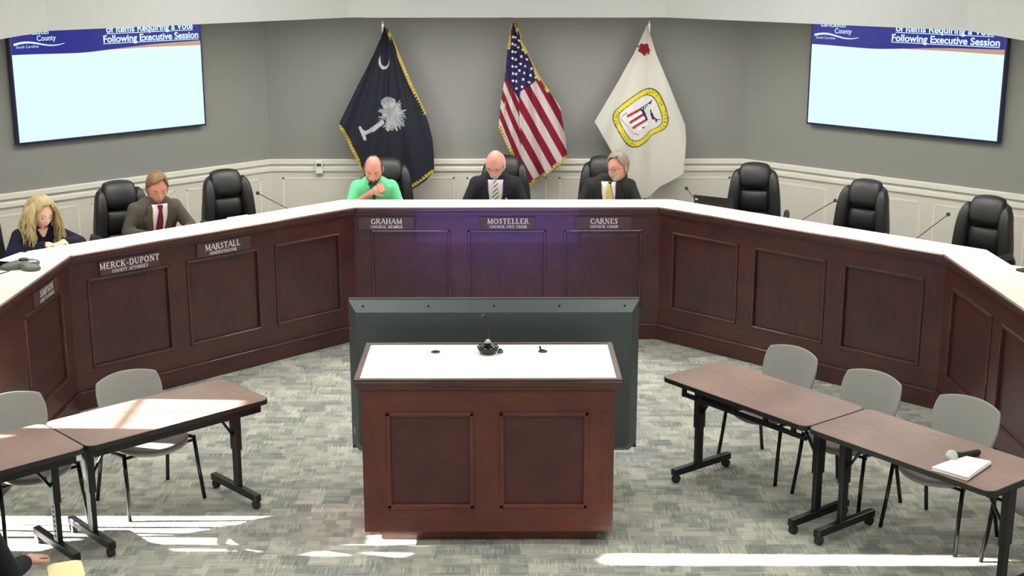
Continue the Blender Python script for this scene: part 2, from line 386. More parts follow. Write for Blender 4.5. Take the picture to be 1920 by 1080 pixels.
# ------------------------------------------------------------------ dais sections
TOPZ = 1.215; TT = math.tan(PI/8)
def dais_section(name, origin, rz, L, ml, mr, panels, label):
    """ml, mr: 1 where the end is mitred to a neighbour"""
    t = thing('dais_section', (*origin, 0), label, 'desk', 'sections of the wooden dais front', rz=math.radians(rz))
    def slab(y0, y1, z0, z1, nm, m, bevel=0, x0=None, x1=None):
        a0 = -y0*TT*ml if x0 is None else x0; a1 = -y1*TT*ml if x0 is None else x0
        b0 = L+y0*TT*mr if x1 is None else x1; b1 = L+y1*TT*mr if x1 is None else x1
        return MB().prism([(a0, y0), (b0, y0), (b1, y1), (a1, y1)], z0, z1).build(nm, m, t, bevel=bevel)
    slab(.026, .075, .004, 1.17, 'back_board', M['mahogany_panel'])
    slab(0, .026, 1.005, 1.15, 'top_rail', M['mahogany_rail'])
    slab(0, .026, .13, .305, 'bottom_rail', M['mahogany_rail'])
    slab(-.012, .026, .004, .128, 'base_board', M['mahogany_rail'])
    slab(-.024, .0, .128, .150, 'base_molding', M['nosing'], .006)
    edges = [None]+[e for p in panels for e in p]+[None]
    for i in range(0, len(edges), 2):
        a, b = edges[i], edges[i+1]
        x0 = a if a is not None else 0.0; x1 = b if b is not None else L
        MB().box((x0, .0, .305), (x1, .026, 1.005)).build('stile', M['mahogany'], t)
    for a, b in panels:
        MB().box((a+.02, .016, .325), (b-.02, .03, .985)).build('panel', M['mahogany_panel'], t, bevel=.003)
        mb = MB(); k = .024
        for (p, q, r_, s_) in ((a, .305, b, .305+k), (a, 1.005-k, b, 1.005), (a, .305, a+k, 1.005), (b-k, .305, b, 1.005)):
            mb.box((p, -.010, q), (r_, .018, s_))
        mb.build('panel_molding', M['nosing'], t, bevel=.006)
    slab(-.030, .02, 1.150, 1.172, 'under_molding', M['nosing'], .006)
    slab(-.012, .02, 1.135, 1.152, 'cove_molding', M['nosing'], .004)
    slab(-.042, .0, 1.170, 1.212, 'nosing', M['nosing'], .010)
    # work surface behind the ledge and its riser
    slab(.075, .31, 1.150, 1.172, 'ledge_core', M['mahogany_rail'])
    slab(.29, .31, 1.04, 1.15, 'riser', M['mahogany_rail'])
    slab(.20, .72, 1.005, 1.04, 'work_surface', M['cream_top'], .004)
    return t
P3 = [(.14, .845), (.995, 1.69), (1.845, 2.54)]
dais_section('c', (-W0, Y0), 0, 2*W0, 1, 1, P3, 'center section of dark mahogany dais with three square panels, facing the podium')
dais_section('l', (-XS, YS), 45, LW, 1, 1, P3, 'angled dark mahogany dais section left of center, with three square panels')
dais_section('r', (W0, Y0), -45, LW, 1, 1, P3, 'angled dark mahogany dais section right of center, bare of name plates')
YL = 7.96
dais_section('sl', (-XS, YL), 90, YS-YL, 0, 1, [(YS-YL-.96, YS-YL-.18)], 'short end section of mahogany dais at the left edge, running toward the viewer')
YRR = 7.3
dais_section('sr', (XS, YS), -90, YS-YRR, 1, 0, [(.17, .99), (1.16, 1.98)], 'end section of mahogany dais at the right edge behind the gray chairs')
# continuous cream ledge on top
def off_line(off, yl, yr):
    k = off*TT
    return [(-XS-off, yl), (-XS-off, YS+k), (-W0-k, Y0+off), (W0+k, Y0+off), (XS+off, YS+k), (XS+off, yr)]
a = off_line(-.026, YL, YRR); b = off_line(.335, YL, YRR); mbt = MB()
for i in range(5): mbt.prism([a[i], a[i+1], b[i+1], b[i]][::1], 1.174, TOPZ)
tag(mbt.build('ledge_top', M['cream_top']), 'continuous cream laminate ledge running along the top of the whole dais', 'countertop')

# ------------------------------------------------------------------ lettering: stroked serif capitals
GL = {
'A': (.72, [((0, 0), (.36, 1), .07), ((.36, 1), (.72, 0), .14), ((.16, .34), (.56, .34), .07)], [(0, 0), (.72, 0)]),
'B': (.62, [((.12, 0), (.12, 1), .14), ((.1, .95), (.4, .95), .08), ((.4, .95), (.52, .78), .12), ((.52, .78), (.38, .54), .1), ((.1, .53), (.38, .53), .08), ((.38, .53), (.58, .28), .13), ((.58, .28), (.4, .05), .1), ((.1, .05), (.4, .05), .08)], []),
'C': (.68, [((.64, .8), (.4, .97), .08), ((.4, .97), (.14, .75), .12), ((.14, .75), (.08, .5), .14), ((.08, .5), (.14, .25), .14), ((.14, .25), (.4, .03), .12), ((.4, .03), (.66, .2), .08), ((.64, .7), (.64, .95), .06)], []),
'D': (.72, [((.14, 0), (.14, 1), .14), ((.08, .96), (.4, .96), .08), ((.4, .96), (.62, .7), .12), ((.62, .7), (.64, .5), .14), ((.64, .5), (.6, .25), .14), ((.6, .25), (.38, .04), .12), ((.08, .04), (.38, .04), .08)], []),
'E': (.6, [((.14, 0), (.14, 1), .14), ((.08, .96), (.54, .96), .08), ((.1, .52), (.42, .52), .08), ((.08, .04), (.58, .04), .08), ((.54, .8), (.54, .98), .06), ((.57, .02), (.57, .22), .06)], []),
'G': (.74, [((.64, .8), (.4, .97), .08), ((.4, .97), (.14, .75), .12), ((.14, .75), (.08, .5), .14), ((.08, .5), (.14, .25), .14), ((.14, .25), (.4, .03), .12), ((.4, .03), (.64, .12), .09), ((.64, .05), (.64, .42), .13), ((.5, .43), (.76, .43), .07), ((.64, .7), (.64, .95), .06)], []),
'H': (.78, [((.15, 0), (.15, 1), .14), ((.63, 0), (.63, 1), .14), ((.15, .51), (.63, .51), .07)], [(.15, 0), (.15, 1), (.63, 0), (.63, 1)]),
'I': (.34, [((.17, 0), (.17, 1), .14)], [(.17, 0), (.17, 1)]),
'K': (.72, [((.15, 0), (.15, 1), .14), ((.2, .45), (.6, 1), .07), ((.3, .55), (.64, 0), .14)], [(.15, 0), (.15, 1), (.6, 1), (.66, 0)]),
'L': (.58, [((.15, 0), (.15, 1), .14), ((.08, .04), (.54, .04), .08), ((.54, .02), (.54, .24), .06)], [(.15, 1)]),
'M': (.92, [((.14, 0), (.14, 1), .08), ((.14, 1), (.46, .08), .13), ((.46, .08), (.78, 1), .07), ((.78, 0), (.78, 1), .14)], [(.14, 0), (.14, 1), (.78, 0), (.78, 1)]),
'N': (.78, [((.14, 0), (.14, 1), .07), ((.14, 1), (.64, .02), .14), ((.64, 0), (.64, 1), .07)], [(.14, 0), (.14, 1), (.64, 1)]),
'O': (.78, [((.39, .97), (.14, .78), .1), ((.14, .78), (.08, .5), .14), ((.08, .5), (.14, .22), .14), ((.14, .22), (.39, .03), .1), ((.39, .03), (.64, .22), .1), ((.64, .22), (.7, .5), .14), ((.7, .5), (.64, .78), .14), ((.64, .78), (.39, .97), .1)], []),
'P': (.6, [((.14, 0), (.14, 1), .14), ((.08, .96), (.4, .96), .08), ((.4, .96), (.54, .73), .13), ((.54, .73), (.4, .48), .11), ((.12, .47), (.4, .47), .07)], [(.14, 0)]),
'R': (.7, [((.14, 0), (.14, 1), .14), ((.08, .96), (.4, .96), .08), ((.4, .96), (.54, .75), .13), ((.54, .75), (.4, .52), .11), ((.12, .51), (.4, .51), .07), ((.36, .5), (.66, 0), .14)], [(.14, 0), (.68, 0)]),
'S': (.54, [((.46, .8), (.28, .97), .08), ((.28, .97), (.1, .76), .12), ((.1, .76), (.26, .54), .13), ((.26, .54), (.46, .28), .14), ((.46, .28), (.26, .03), .12), ((.26, .03), (.06, .2), .08), ((.46, .74), (.46, .94), .05), ((.06, .06), (.06, .27), .05)], []),
'T': (.66, [((.33, 0), (.33, 1), .14), ((.03, .96), (.63, .96), .08), ((.04, .78), (.04, .98), .06), ((.62, .78), (.62, .98), .06)], [(.33, 0)]),
'U': (.76, [((.14, 1), (.14, .3), .14), ((.14, .3), (.36, .03), .12), ((.36, .03), (.62, .28), .08), ((.62, .28), (.62, 1), .07)], [(.14, 1), (.62, 1)]),
'V': (.72, [((.06, 1), (.36, 0), .14), ((.36, 0), (.66, 1), .07)], [(.06, 1), (.66, 1)]),
'Y': (.68, [((.06, 1), (.34, .5), .14), ((.34, .5), (.62, 1), .07), ((.34, 0), (.34, .5), .13)], [(.06, 1), (.62, 1), (.34, 0)]),
'-': (.42, [((.06, .4), (.36, .4), .1)], []), ' ': (.34, [], [])}
def serif_text(mb, txt, cx, z, h, y, bold=1.0, wscale=1.0):
    adv = lambda ch: (GL[ch][0]+.10)*h*wscale
    x = cx-sum(adv(c) for c in txt)/2
    for ch in txt:
        w_, st, se = GL[ch]
        q = [(s[0], s[1], s[2]*bold) for s in st]+[((p[0]-.11, p[1]), (p[0]+.11, p[1]), .06*bold) for p in se]
        for (ax, az), (bx, bz), t in q:
            ax, bx = x+ax*h*wscale, x+bx*h*wscale; az, bz = z+az*h, z+bz*h; t = t*h/2
            d = math.hypot(bx-ax, bz-az) or 1; nx, nz = -(bz-az)/d*t, (bx-ax)/d*t; ex, ez = (bx-ax)/d*t*.3, (bz-az)/d*t*.3
            mb.add([(ax-ex+nx, y, az-ez+nz), (ax-ex-nx, y, az-ez-nz), (bx+ex-nx, y, bz+ez-nz), (bx+ex+nx, y, bz+ez+nz)], [(0, 1, 2, 3)])
        x += adv(ch)
def name_plate(origin, rz, x0, wd, a, b, label, m='plate', tc=.5):
    r = math.radians(rz)
    loc = (origin[0]+math.cos(r)*x0, origin[1]+math.sin(r)*x0, 1.012)
    t = thing('name_plate', loc, label, 'name plate', 'name plates on the dais front', rz=r)
    MB().box((0, -.014, 0), (wd, -.0005, .112)).build('plate', M[m], t, bevel=.002)
    mb = MB(); serif_text(mb, a, wd*tc, .050, .048, -.0152, 1.25, 1.12)
    mb.build('name_lettering', M['plate_text'], t)
    mb = MB(); serif_text(mb, b, wd*tc, .012, .025, -.0152, 1.35, 1.05)
    mb.build('title_lettering', M['plate_text'], t)
    return t
CO = (-W0, Y0)
name_plate(CO, 0, .037, .49, 'GRAHAM', 'COUNCIL MEMBER', 'brownish name plate reading GRAHAM COUNCIL MEMBER on dais front', tc=.51)
name_plate(CO, 0, 1.105, .49, 'MOSTELLER', 'COUNCIL VICE CHAIR', 'name plate reading MOSTELLER COUNCIL VICE CHAIR on dais front', tc=.51)
name_plate(CO, 0, 1.95, .49, 'CARNES', 'COUNCIL CHAIR', 'name plate reading CARNES COUNCIL CHAIR on dais front', tc=.51)
LO = (-XS, YS)
name_plate(LO, 45, .25, .505, 'MERCK-DUPONT', 'COUNTY ATTORNEY', 'name plate reading MERCK-DUPONT COUNTY ATTORNEY on angled dais front')
name_plate(LO, 45, 1.095, .505, 'MARSTALL', 'ADMINISTRATOR', 'name plate reading MARSTALL ADMINISTRATOR on angled dais front', tc=.48)
name_plate((-XS, YL), 90, YS-YL-.77, .5, 'SIMPSON', 'CLERK TO COUNCIL', 'name plate reading SIMPSON at far left on the end of dais')

# ------------------------------------------------------------------ podium
def podium():
    x0, x1, y0, y1 = -.852, .602, 7.262, 7.925; cx = (x0+x1)/2
    t = thing('podium', (cx, (y0+y1)/2, 0), 'wide mahogany podium with white top and two front panels, in the middle', 'podium')
    o = (-cx, -(y0+y1)/2)
    def bx(a, b, nm, m, bevel=0): return MB().box((a[0]+o[0], a[1]+o[1], a[2]), (b[0]+o[0], b[1]+o[1], b[2])).build(nm, m, t, bevel=bevel)
    bx((x0+.09, y0+.08, .003), (x1-.09, y1-.08, .085), 'toe_kick', M['podium_rail'])
    bx((x0, y0+.022, .085), (x1, y1, .976), 'carcass', M['podium_panel'])
    bx((x0, y0, .827), (x1, y0+.022, .976), 'top_rail', M['podium_rail'])
    bx((x0, y0, .085), (x1, y0+.022, .232), 'bottom_rail', M['podium_rail'])
    for a, b in ((x0, -.714), (-.208, -.060), (.453, x1)): bx((a, y0, .232), (b, y0+.022, .827), 'stile', M['podium_wood'])
    for a, b in ((-.714, -.208), (-.060, .453)):
        bx((a+.02, y0+.012, .252), (b-.02, y0+.024, .807), 'panel', M['podium_panel'], .003)
        mb = MB(); k = .026
        for (p, q, r_, s_) in ((a, .232, b, .232+k), (a, .827-k, b, .827), (a, .232, a+k, .827), (b-k, .232, b, .827)):
            mb.box((p+o[0], y0-.010+o[1], q), (r_+o[0], y0+.016+o[1], s_))
        mb.build('panel_molding', M['podium_rail'], t, bevel=.006)
    X0, X1, Y0_, Y1_ = -.888, .640, 7.222, 7.968
    bx((X0+.012, Y0_+.012, .970), (X1-.012, Y1_-.012, .990), 'tray_molding', M['podium_rail'], .005)
    bx((X0, Y0_, .990), (X1, Y1_, 1.022), 'tray', M['nosing'], .005)
    mb = MB(); e = .032
    for (a, b) in (((X0, Y0_), (X1, Y0_+e)), ((X0, Y1_-e), (X1, Y1_)), ((X0, Y0_+e), (X0+e, Y1_-e)), ((X1-e, Y0_+e), (X1, Y1_-e))):
        mb.box((a[0]+o[0], a[1]+o[1], 1.021), (b[0]+o[0], b[1]+o[1], 1.036))
    mb.build('tray_rim', M['nosing'], t, bevel=.004)
    bx((X0+e, Y0_+e, 1.021), (X1-e, Y1_-e, 1.029), 'top_panel', M['white_top'])
    for i, (gx, gy) in enumerate(((-.448, 7.779), (.203, 7.786))):
        g = MB().lathe([(.028, 1.028), (.028, 1.0325), (.021, 1.0335), (.0205, 1.0295), (.001, 1.029)], (gx+o[0], gy+o[1], 0)).build('cable_grommet', M['black_plastic'], t, smooth=False)
    return t
podium()
# gooseneck microphone on podium
t = thing('podium_microphone', (-.130, 7.755, 1.0292), 'black gooseneck microphone with domed base standing on podium top', 'microphone')
MB().lathe([(.040, 0), (.050, .004), (.062, .026), (.066, .040), (.058, .047), (.034, .058), (.026, .066), (.022, .068), (.001, .069)], n=28).build('base', M['dark_chrome'], t, smooth=True)
MB().lathe([(.022, .064), (.022, .076), (.012, .082), (.009, .09), (.001, .091)], n=20).build('socket', M['chrome'], t, smooth=True)
MB().tube([(0, 0, .08), (0, 0, .125), (.003, 0, .17), (0, .0, .205), (-.012, -.004, .230), (-.022, -.01, .238)], [.0075, .0065, .0035, .0032, .0032, .0032], 10).build('gooseneck', M['black_plastic'], t, smooth=True)
MB().capsule((-.022, -.01, .240), (-.030, -.035, .225), .008, .010).build('capsule', M['dark_chrome'], t, smooth=True)
t = thing('push_button', (-.055, 7.765, 1.0292), 'small round gray push switch beside the base of the podium microphone', 'switch')
MB().lathe([(.017, 0), (.018, .010), (.014, .018), (.001, .020)], n=18).build('switch_body', M['phone_gray'], t, smooth=True)
MB().lathe([(.009, .018), (.009, .024), (.001, .025)], n=14).build('button', M['dark_chrome'], t, smooth=True)
t = thing('cable_stub', (.190, 7.787, 1.0335), 'short black cable plug standing in the right grommet of podium', 'cable')
MB().tube([(0, 0, 0), (-.002, 0, .018), (-.006, 0, .030)], .006, 8).build('plug', M['black_plastic'], t, smooth=True)
MB().tube([(0, 0, .002), (.012, 0, .007), (.024, .002, .003)], .004, 8).build('cord', M['black_plastic'], t, smooth=True)

# ------------------------------------------------------------------ monitor standing behind the podium (rear toward the camera)
def monitor():
    x0, x1, z0, z1 = -1.040, .846, .165, 1.205; yb, yf = 8.37, 8.262; cx = (x0+x1)/2
    t = thing('floor_monitor', (cx, yb, 0), 'large flat monitor on a low stand behind podium, dark rear side showing', 'monitor')
    e = .058
    R = lambda k, y, c=0: [(x0-cx+k+c, y-yb, z0+k), (x1-cx-k-c, y-yb, z0+k), (x1-cx-k, y-yb, z0+k+c), (x1-cx-k, y-yb, z1-k), (x0-cx+k, y-yb, z1-k), (x0-cx+k, y-yb, z0+k+c)]
    MB().loft([R(0, yb, .05), R(e, yf, .03)]).build('back_cover', M['tv_back'], t)
    MB().box((x0-cx, 0.0, z0+.02), (x1-cx, .035, z1+.006)).build('bezel', M['black_plastic'], t, bevel=.004)
    MB().box((x0-cx+.02, .034, z0+.04), (x1-cx-.02, .037, z1-.014)).build('screen', M['screen_blue'], t)
    for i in range(5):
        u = -1.04+.10+i*(1.886-.20)/4
        s_ = MB(); s_.ell((u-cx, -.058, z1-.030), (.0075, .006, .009)); s_.build('screw', M['seam'], t)
    s_ = MB().ell((x0-cx+.022, -.034, z1-.09), (.006, .006, .009)).build('screw', M['seam'], t)
    MB().box((x0-cx+.02, -.045, .30), (x0-cx+.032, -.030, .345)).build('white_block', M['plastic_white'], t)  # small white box on the left bevel
    for sx in (-.35, .35):
        MB().box((sx-.04, -.06, .02), (sx+.04, .02, z0+.3)).box((sx-.05, -.27, .0), (sx+.05, .25, .022)).build('stand_foot', M['black_metal'], t, bevel=.004)
    return t
monitor()

# ------------------------------------------------------------------ training tables
TH = .712
def training_table(x, y, r, label, L=1.2, Wd=.565, tray=False, rail=True, round_l=True, round_r=True, left_leg=.11, right_leg=.11):
    t = thing('training_table', (x, y, 0), label, 'table', 'folding training tables on casters', rz=r)
    rr = .055
    pol = []
    for cx, cy, a, rad in ((L-rr, Wd-rr, 0, rr if round_r else .012), (rr, Wd-rr, 90, rr if round_l else .012), (rr, rr, 180, rr if round_l else .012), (L-rr, rr, 270, rr if round_r else .012)):
        sx = 1 if a in (0, 270) else -1; sy = 1 if a in (0, 90) else -1
        c0, c1 = cx+sx*(rr-rad), cy+sy*(rr-rad)
        for k in range(6):
            q = math.radians(a+90*k/5); pol.append((c0+rad*math.cos(q), c1+rad*math.sin(q)))
    MB().prism(pol, TH-.030, TH-.0015).build('edge_band', M['black_edge'], t)
    def inset(p, k): cx_, cy_ = L/2, Wd/2; return (cx_+(p[0]-cx_)*(1-2*k/L), cy_+(p[1]-cy_)*(1-2*k/Wd))
    MB().prism([inset(p, .004) for p in pol], TH-.004, TH).build('tabletop', M['laminate_walnut'], t)
    if rail: MB().box((.05, .035, TH-.085), (L-.05, .065, TH-.031)).build('side_rail', M['black_metal'], t, bevel=.004)
    if tray:
        mb = MB().box((.17, .030, TH-.098), (L-.02, .050, TH-.070))
        mb.build('tray_rail', M['black_metal'], t, bevel=.003)
        for q in (.17, .33, .60, .86, 1.08): MB().box((q, .026, TH-.098), (q+.024, .054, TH-.03)).build('bracket', M['black_metal'], t, bevel=.003)
        MB().box((.36, .05, TH-.095), (.60, .16, TH-.045)).build('cable_box', M['black_plastic'], t, bevel=.006)
    for q, sg in ((left_leg, 1), (L-right_leg, -1)):
        ly = Wd*.44
        g = MB().box((q-.022, ly-.035, .34), (q+.022, ly+.035, TH-.031)).build('leg', M['black_metal'], t, bevel=.004)
        MB().box((q-.016, ly-.028, .08), (q+.016, ly+.028, .36)).build('inner_leg', M['black_metal'], g, bevel=.003)
        hl = MB()
        for k in range(7): hl.box((q+sg*.0165-.001, ly-.006, .13+k*.03), (q+sg*.0165+.001, ly+.006, .142+k*.03))
        hl.build('adjusting_hole', M['rubber'], g)
        MB().box((q-.022, .02, .052), (q+.022, Wd-.02, .098)).build('foot', M['black_metal'], t, bevel=.006)
        for cy in (.05, Wd-.05):
            c = MB(); c.tube([(q-.018, cy, .027), (q+.018, cy, .027)], .027, 16)
            w1 = c.build('caster', M['rubber'], t, smooth=False, bevel=.004)
            MB().box((q-.009, cy-.012, .04), (q+.009, cy+.012, .056)).build('caster_stem', M['black_metal'], w1)
        MB().tube([(q+sg*.02, ly, .44), (q+sg*.08, ly, .53), (q+sg*.17, ly, TH-.04)], .009, 8).build('brace', M['black_metal'], t, smooth=True)
        MB().box((q-.02, .06, TH-.06), (q+.02, Wd-.06, TH-.03)).build('leg_plate', M['black_metal'], t, bevel=.003)
RX, RY, RR = .985, 8.275, -.9243
training_table(RX, RY, RR, 'walnut folding table on casters right of podium, with open cable tray under it', 1.212, tray=True, rail=False, left_leg=.122, right_leg=.09)
dR = Vector((math.cos(RR), math.sin(RR))); RX2, RY2 = RX+dR.x*1.218, RY+dR.y*1.218
training_table(RX2, RY2, RR, 'walnut folding table at right edge with white papers and microphone on it', 1.212, rail=False, left_leg=.10, right_leg=.045)
LX, LY, LR = -2.350, 7.012, .7595
training_table(LX, LY, LR, 'walnut folding table left of podium with sunlight across its top', 1.208)
dL = Vector((math.cos(LR), math.sin(LR)))
training_table(LX-dL.x*1.214, LY-dL.y*1.214, LR, 'walnut folding table cut off by the left edge, plain brown top', 1.208, left_leg=.11, right_leg=.10)

# ------------------------------------------------------------------ grey stacking chairs
def shell(fn, nu, nv, th, name, m, parent, sub=1):
    vs = [fn(i/nu*2-1, j/nv*2-1) for j in range(nv+1) for i in range(nu+1)]
    fs = [(j*(nu+1)+i, j*(nu+1)+i+1, (j+1)*(nu+1)+i+1, (j+1)*(nu+1)+i) for j in range(nv) for i in range(nu)]
    o = MB().add(vs, fs).build(name, m, parent, smooth=True)
    s_ = o.modifiers.new('solid', 'SOLIDIFY'); s_.thickness = th; s_.offset = 0
    b = o.modifiers.new('bevel', 'BEVEL'); b.width = th*.4; b.segments = 2; b.limit_method = 'ANGLE'
    if sub: q = o.modifiers.new('sub', 'SUBSURF'); q.levels = q.render_levels = sub
    return o
def sq2disc(u, v, p=.75):
    """map the square to a rounded square"""
    x = u*math.sqrt(1-v*v/2); y = v*math.sqrt(1-u*u/2)
    return (u*(1-p)+x*p, v*(1-p)+y*p)
def stack_chair(label):
    t = thing('stacking_chair', (0, 0, 0), label, 'chair', 'gray stacking chairs at the tables')
    def back(u, v):
        x, y = sq2disc(u, v, .42)
        wd = .236 - .038*(1-(y+1)/2)**1.5
        return (x*wd, .235+.035*y-.065*x*x, .635+y*.155+.012*(1-x*x)*(y > 0))
    shell(back, 12, 8, .018, 'backrest', M['gray_shell'], t)
    def seat(u, v):
        x, y = sq2disc(u, v, .8)
        return (x*.235, -.015+y*.225, .405+.02*x*x-.018*max(0, -y)**3+.012*max(0, y)**2)
    shell(seat, 12, 12, .045, 'seat', M['gray_seat'], t)
    for s_ in (-1, 1):
        MB().tube([(s_*.262, -.205, .0), (s_*.248, -.175, .22), (s_*.242, -.15, .415)], .0125, 10).build('leg', M['chair_metal'], t, smooth=True)
        MB().tube([(s_*.250, .235, .0), (s_*.236, .185, .25), (s_*.225, .165, .415)], .0125, 10).build('leg', M['chair_metal'], t, smooth=True)
        MB().tube([(s_*.242, -.15, .405), (s_*.238, .0, .385), (s_*.228, .165, .41), (s_*.205, .20, .46), (s_*.185, .232, .54)], .011, 10).build('side_frame', M['chair_metal'], t, smooth=True)
    MB().tube([(-.24, -.13, .378), (.24, -.13, .378)], .010, 8).build('cross_bar', M['chair_metal'], t, smooth=True)
    return t
sc0 = stack_chair('gray stacking chair behind the first right-hand table, nearest the podium')
sc0.location = (1.743, 8.473, 0); sc0.rotation_euler = (0, 0, RR)
def place(o, x, y, r, label, z=0):
    c = copy_tree(o); c.location = (x, y, z); c.rotation_euler = (0, 0, r); c['label'] = label; return c
place(sc0, 2.142, 7.926, RR, 'gray stacking chair behind the seam between the two right-hand tables')
place(sc0, 2.573, 7.416, RR, 'gray stacking chair behind the table with the white papers')
place(sc0, 3.015, 6.930, RR, 'gray stacking chair mostly cut off by the right edge')
place(sc0, -2.279, 7.939, LR, 'gray stacking chair behind the sunlit left-hand table')
place(sc0, -2.875, 7.495, LR, 'gray stacking chair at left edge with sunlit rim and seat')

# ------------------------------------------------------------------ executive chairs
def exec_chair(label):
    t = thing('executive_chair', (0, 0, 0), label, 'chair', 'black leather office chairs behind the dais')
    def cushion(x0, x1, z0, z1, y0, bulge, th, nm, pw=.5, flare=0):
        def prof(z): k = (z-.5)/.62; return .20+.10*k + .02*math.sin(k*6)      # recline
        n, k = 8, 8
        def f(side):
            out = []
            for j in range(k+1):
                for i in range(n+1):
                    u, v = i/n*2-1, j/k*2-1; x, q = sq2disc(u, v, pw)
                    X = (x0+x1)/2+x*(x1-x0)/2-flare*q; Z = (z0+z1)/2+q*(z1-z0)/2
                    e = max(0, (1-abs(u)**3)*(1-abs(v)**3))
                    Y = prof(Z)+y0+(-1 if side else 1)*(th/2+(bulge*e if side else 0))+.25*X*X*(-1)
                    out.append((X, Y, Z))
            return out
        A, B = f(True), f(False); m_ = len(A); mb = MB()
        F = [(j*(n+1)+i, j*(n+1)+i+1, (j+1)*(n+1)+i+1, (j+1)*(n+1)+i) for j in range(k) for i in range(n)]
        F2 = [tuple(q+m_ for q in reversed(x)) for x in F]
        bd = [i for i in range(n+1)]+[(j)*(n+1)+n for j in range(1, k+1)]+[k*(n+1)+i for i in range(n-1, -1, -1)]+[j*(n+1) for j in range(k-1, 0, -1)]
        F3 = [(bd[(i+1) % len(bd)], bd[i], bd[i]+m_, bd[(i+1) % len(bd)]+m_) for i in range(len(bd))]
        mb.add(A+B, F+F2+F3)
        return mb.build(nm, M['leather'], t, smooth=True, sub=1)
    # back shell: shoulders wide, waist of the head tapering
    cushion(-.215, .215, .50, 1.135, .045, .0, .055, 'back_shell', .55)
    cushion(-.155, .155, .915, 1.165, .0, .045, .07, 'headrest', .6)
    cushion(-.150, .150, .70, .915, .01, .04, .06, 'lumbar_cushion', .35)
    cushion(-.155, .155, .50, .71, .01, .045, .06, 'lower_cushion', .35)
    for s_ in (-1, 1):
        a, b = sorted((s_*.135, s_*.25))
        cushion(a, b, .50, 1.10, -.005, .035, .085, 'side_bolster', .75, s_*.028)
    def seat(u, v):
        x, y = sq2disc(u, v, .55); return (x*.27, -.03+y*.26, .385+.015*x*x)
    shell(seat, 8, 8, .11, 'seat', M['leather'], t)
    for s_ in (-1, 1):
        MB().tube([(s_*.275, .20, .50), (s_*.30, .16, .68), (s_*.31, .08, .735), (s_*.31, -.10, .74), (s_*.31, -.19, .70), (s_*.30, -.20, .55), (s_*.27, -.12, .39)], [.018, .022, .026, .026, .024, .02, .018], 10).build('armrest', M['black_plastic'], t, smooth=True)
    MB().tube([(0, 0, .11), (0, 0, .33)], .028, 12).build('column', M['black_metal'], t, smooth=True)
    MB().box((-.1, -.1, .31), (.1, .12, .335)).build('tilt_plate', M['black_metal'], t, bevel=.01)
    for k in range(5):
        a = 2*PI*k/5+.3; c, s_ = math.cos(a), math.sin(a)
        l = MB().tube([(0, 0, .12), (c*.15, s_*.15, .10), (c*.30, s_*.30, .075)], [.03, .022, .016], 8).build('base_arm', M['black_plastic'], t, smooth=True)
        MB().tube([(c*.30-s_*.02, s_*.30+c*.02, .03), (c*.30+s_*.02, s_*.30-c*.02, .03)], .028, 12).build('caster', M['rubber'], l)
    return t
EX = 1.0
ec0 = exec_chair('empty black leather office chair left of center, near the wall corner')
def ex(o, x, y, deg, label, s=EX):
    o.location = (x, y, PLAT); o.rotation_euler = (0, 0, math.radians(deg)); o['label'] = label; o.scale = (s,)*3
ex(ec0, -2.42, 11.86, 34, 'empty black leather office chair left of center, beside the angled wall')
for x, y, d, l in (
    (-3.22, 11.25, 34, 'black leather office chair behind the man in gray suit and dark red tie'),
    (-4.20, 10.70, 60, 'black leather office chair behind the blonde woman at left edge'),
    (-1.12, 12.52, 8, 'black leather office chair behind the man in green polo shirt'),
    (-.02, 12.66, 0, 'black leather office chair behind the bald man with striped tie'),
    (.93, 12.62, -4, 'black leather office chair behind the bearded man with yellow tie'),
    (2.28, 12.18, -12, 'empty black leather office chair with its armrest showing, beside black laptop'),
    (2.95, 11.30, -42, 'empty black leather office chair, middle one of the three at right'),
    (3.72, 10.50, -46, 'empty black leather office chair nearest the right edge')):
    c = copy_tree(ec0); ex(c, x, y, d, l)

# ------------------------------------------------------------------ wall screens
def text_mesh(txt, size, m, parent, name, loc, bold=0, under=False, sx=1.0):
    cu = bpy.data.curves.new(name, 'FONT'); cu.body = txt; cu.size = size; cu.offset = bold; cu.extrude = 0
    tmp = bpy.data.objects.new('tmp', cu); me = bpy.data.meshes.new_from_object(tmp)
    bpy.data.objects.remove(tmp); me.name = name
    # text lies in xy: stand it up into xz
    for v in me.vertices: v.co = (v.co.x*sx, 0, v.co.y)
    wd = max(v.co.x for v in me.vertices)
    if under:
        bm = bmesh.new(); bm.from_mesh(me)
        vs = [bm.verts.new(p) for p in ((0, 0, -.16*size), (wd, 0, -.16*size), (wd, 0, -.09*size), (0, 0, -.09*size))]
        bm.faces.new(vs); bm.to_mesh(me); bm.free()
    me.materials.clear(); me.materials.append(m)
    o = bpy.data.objects.new(name, me); COL.objects.link(o); o.parent = parent; o.location = loc
    return o, wd
def fit_text(txt, wd, h, *a, **k):
    o, w_ = text_mesh(txt, h, *a, **k); s_ = wd/w_
    for v in o.data.vertices: v.co.x *= s_
    return o
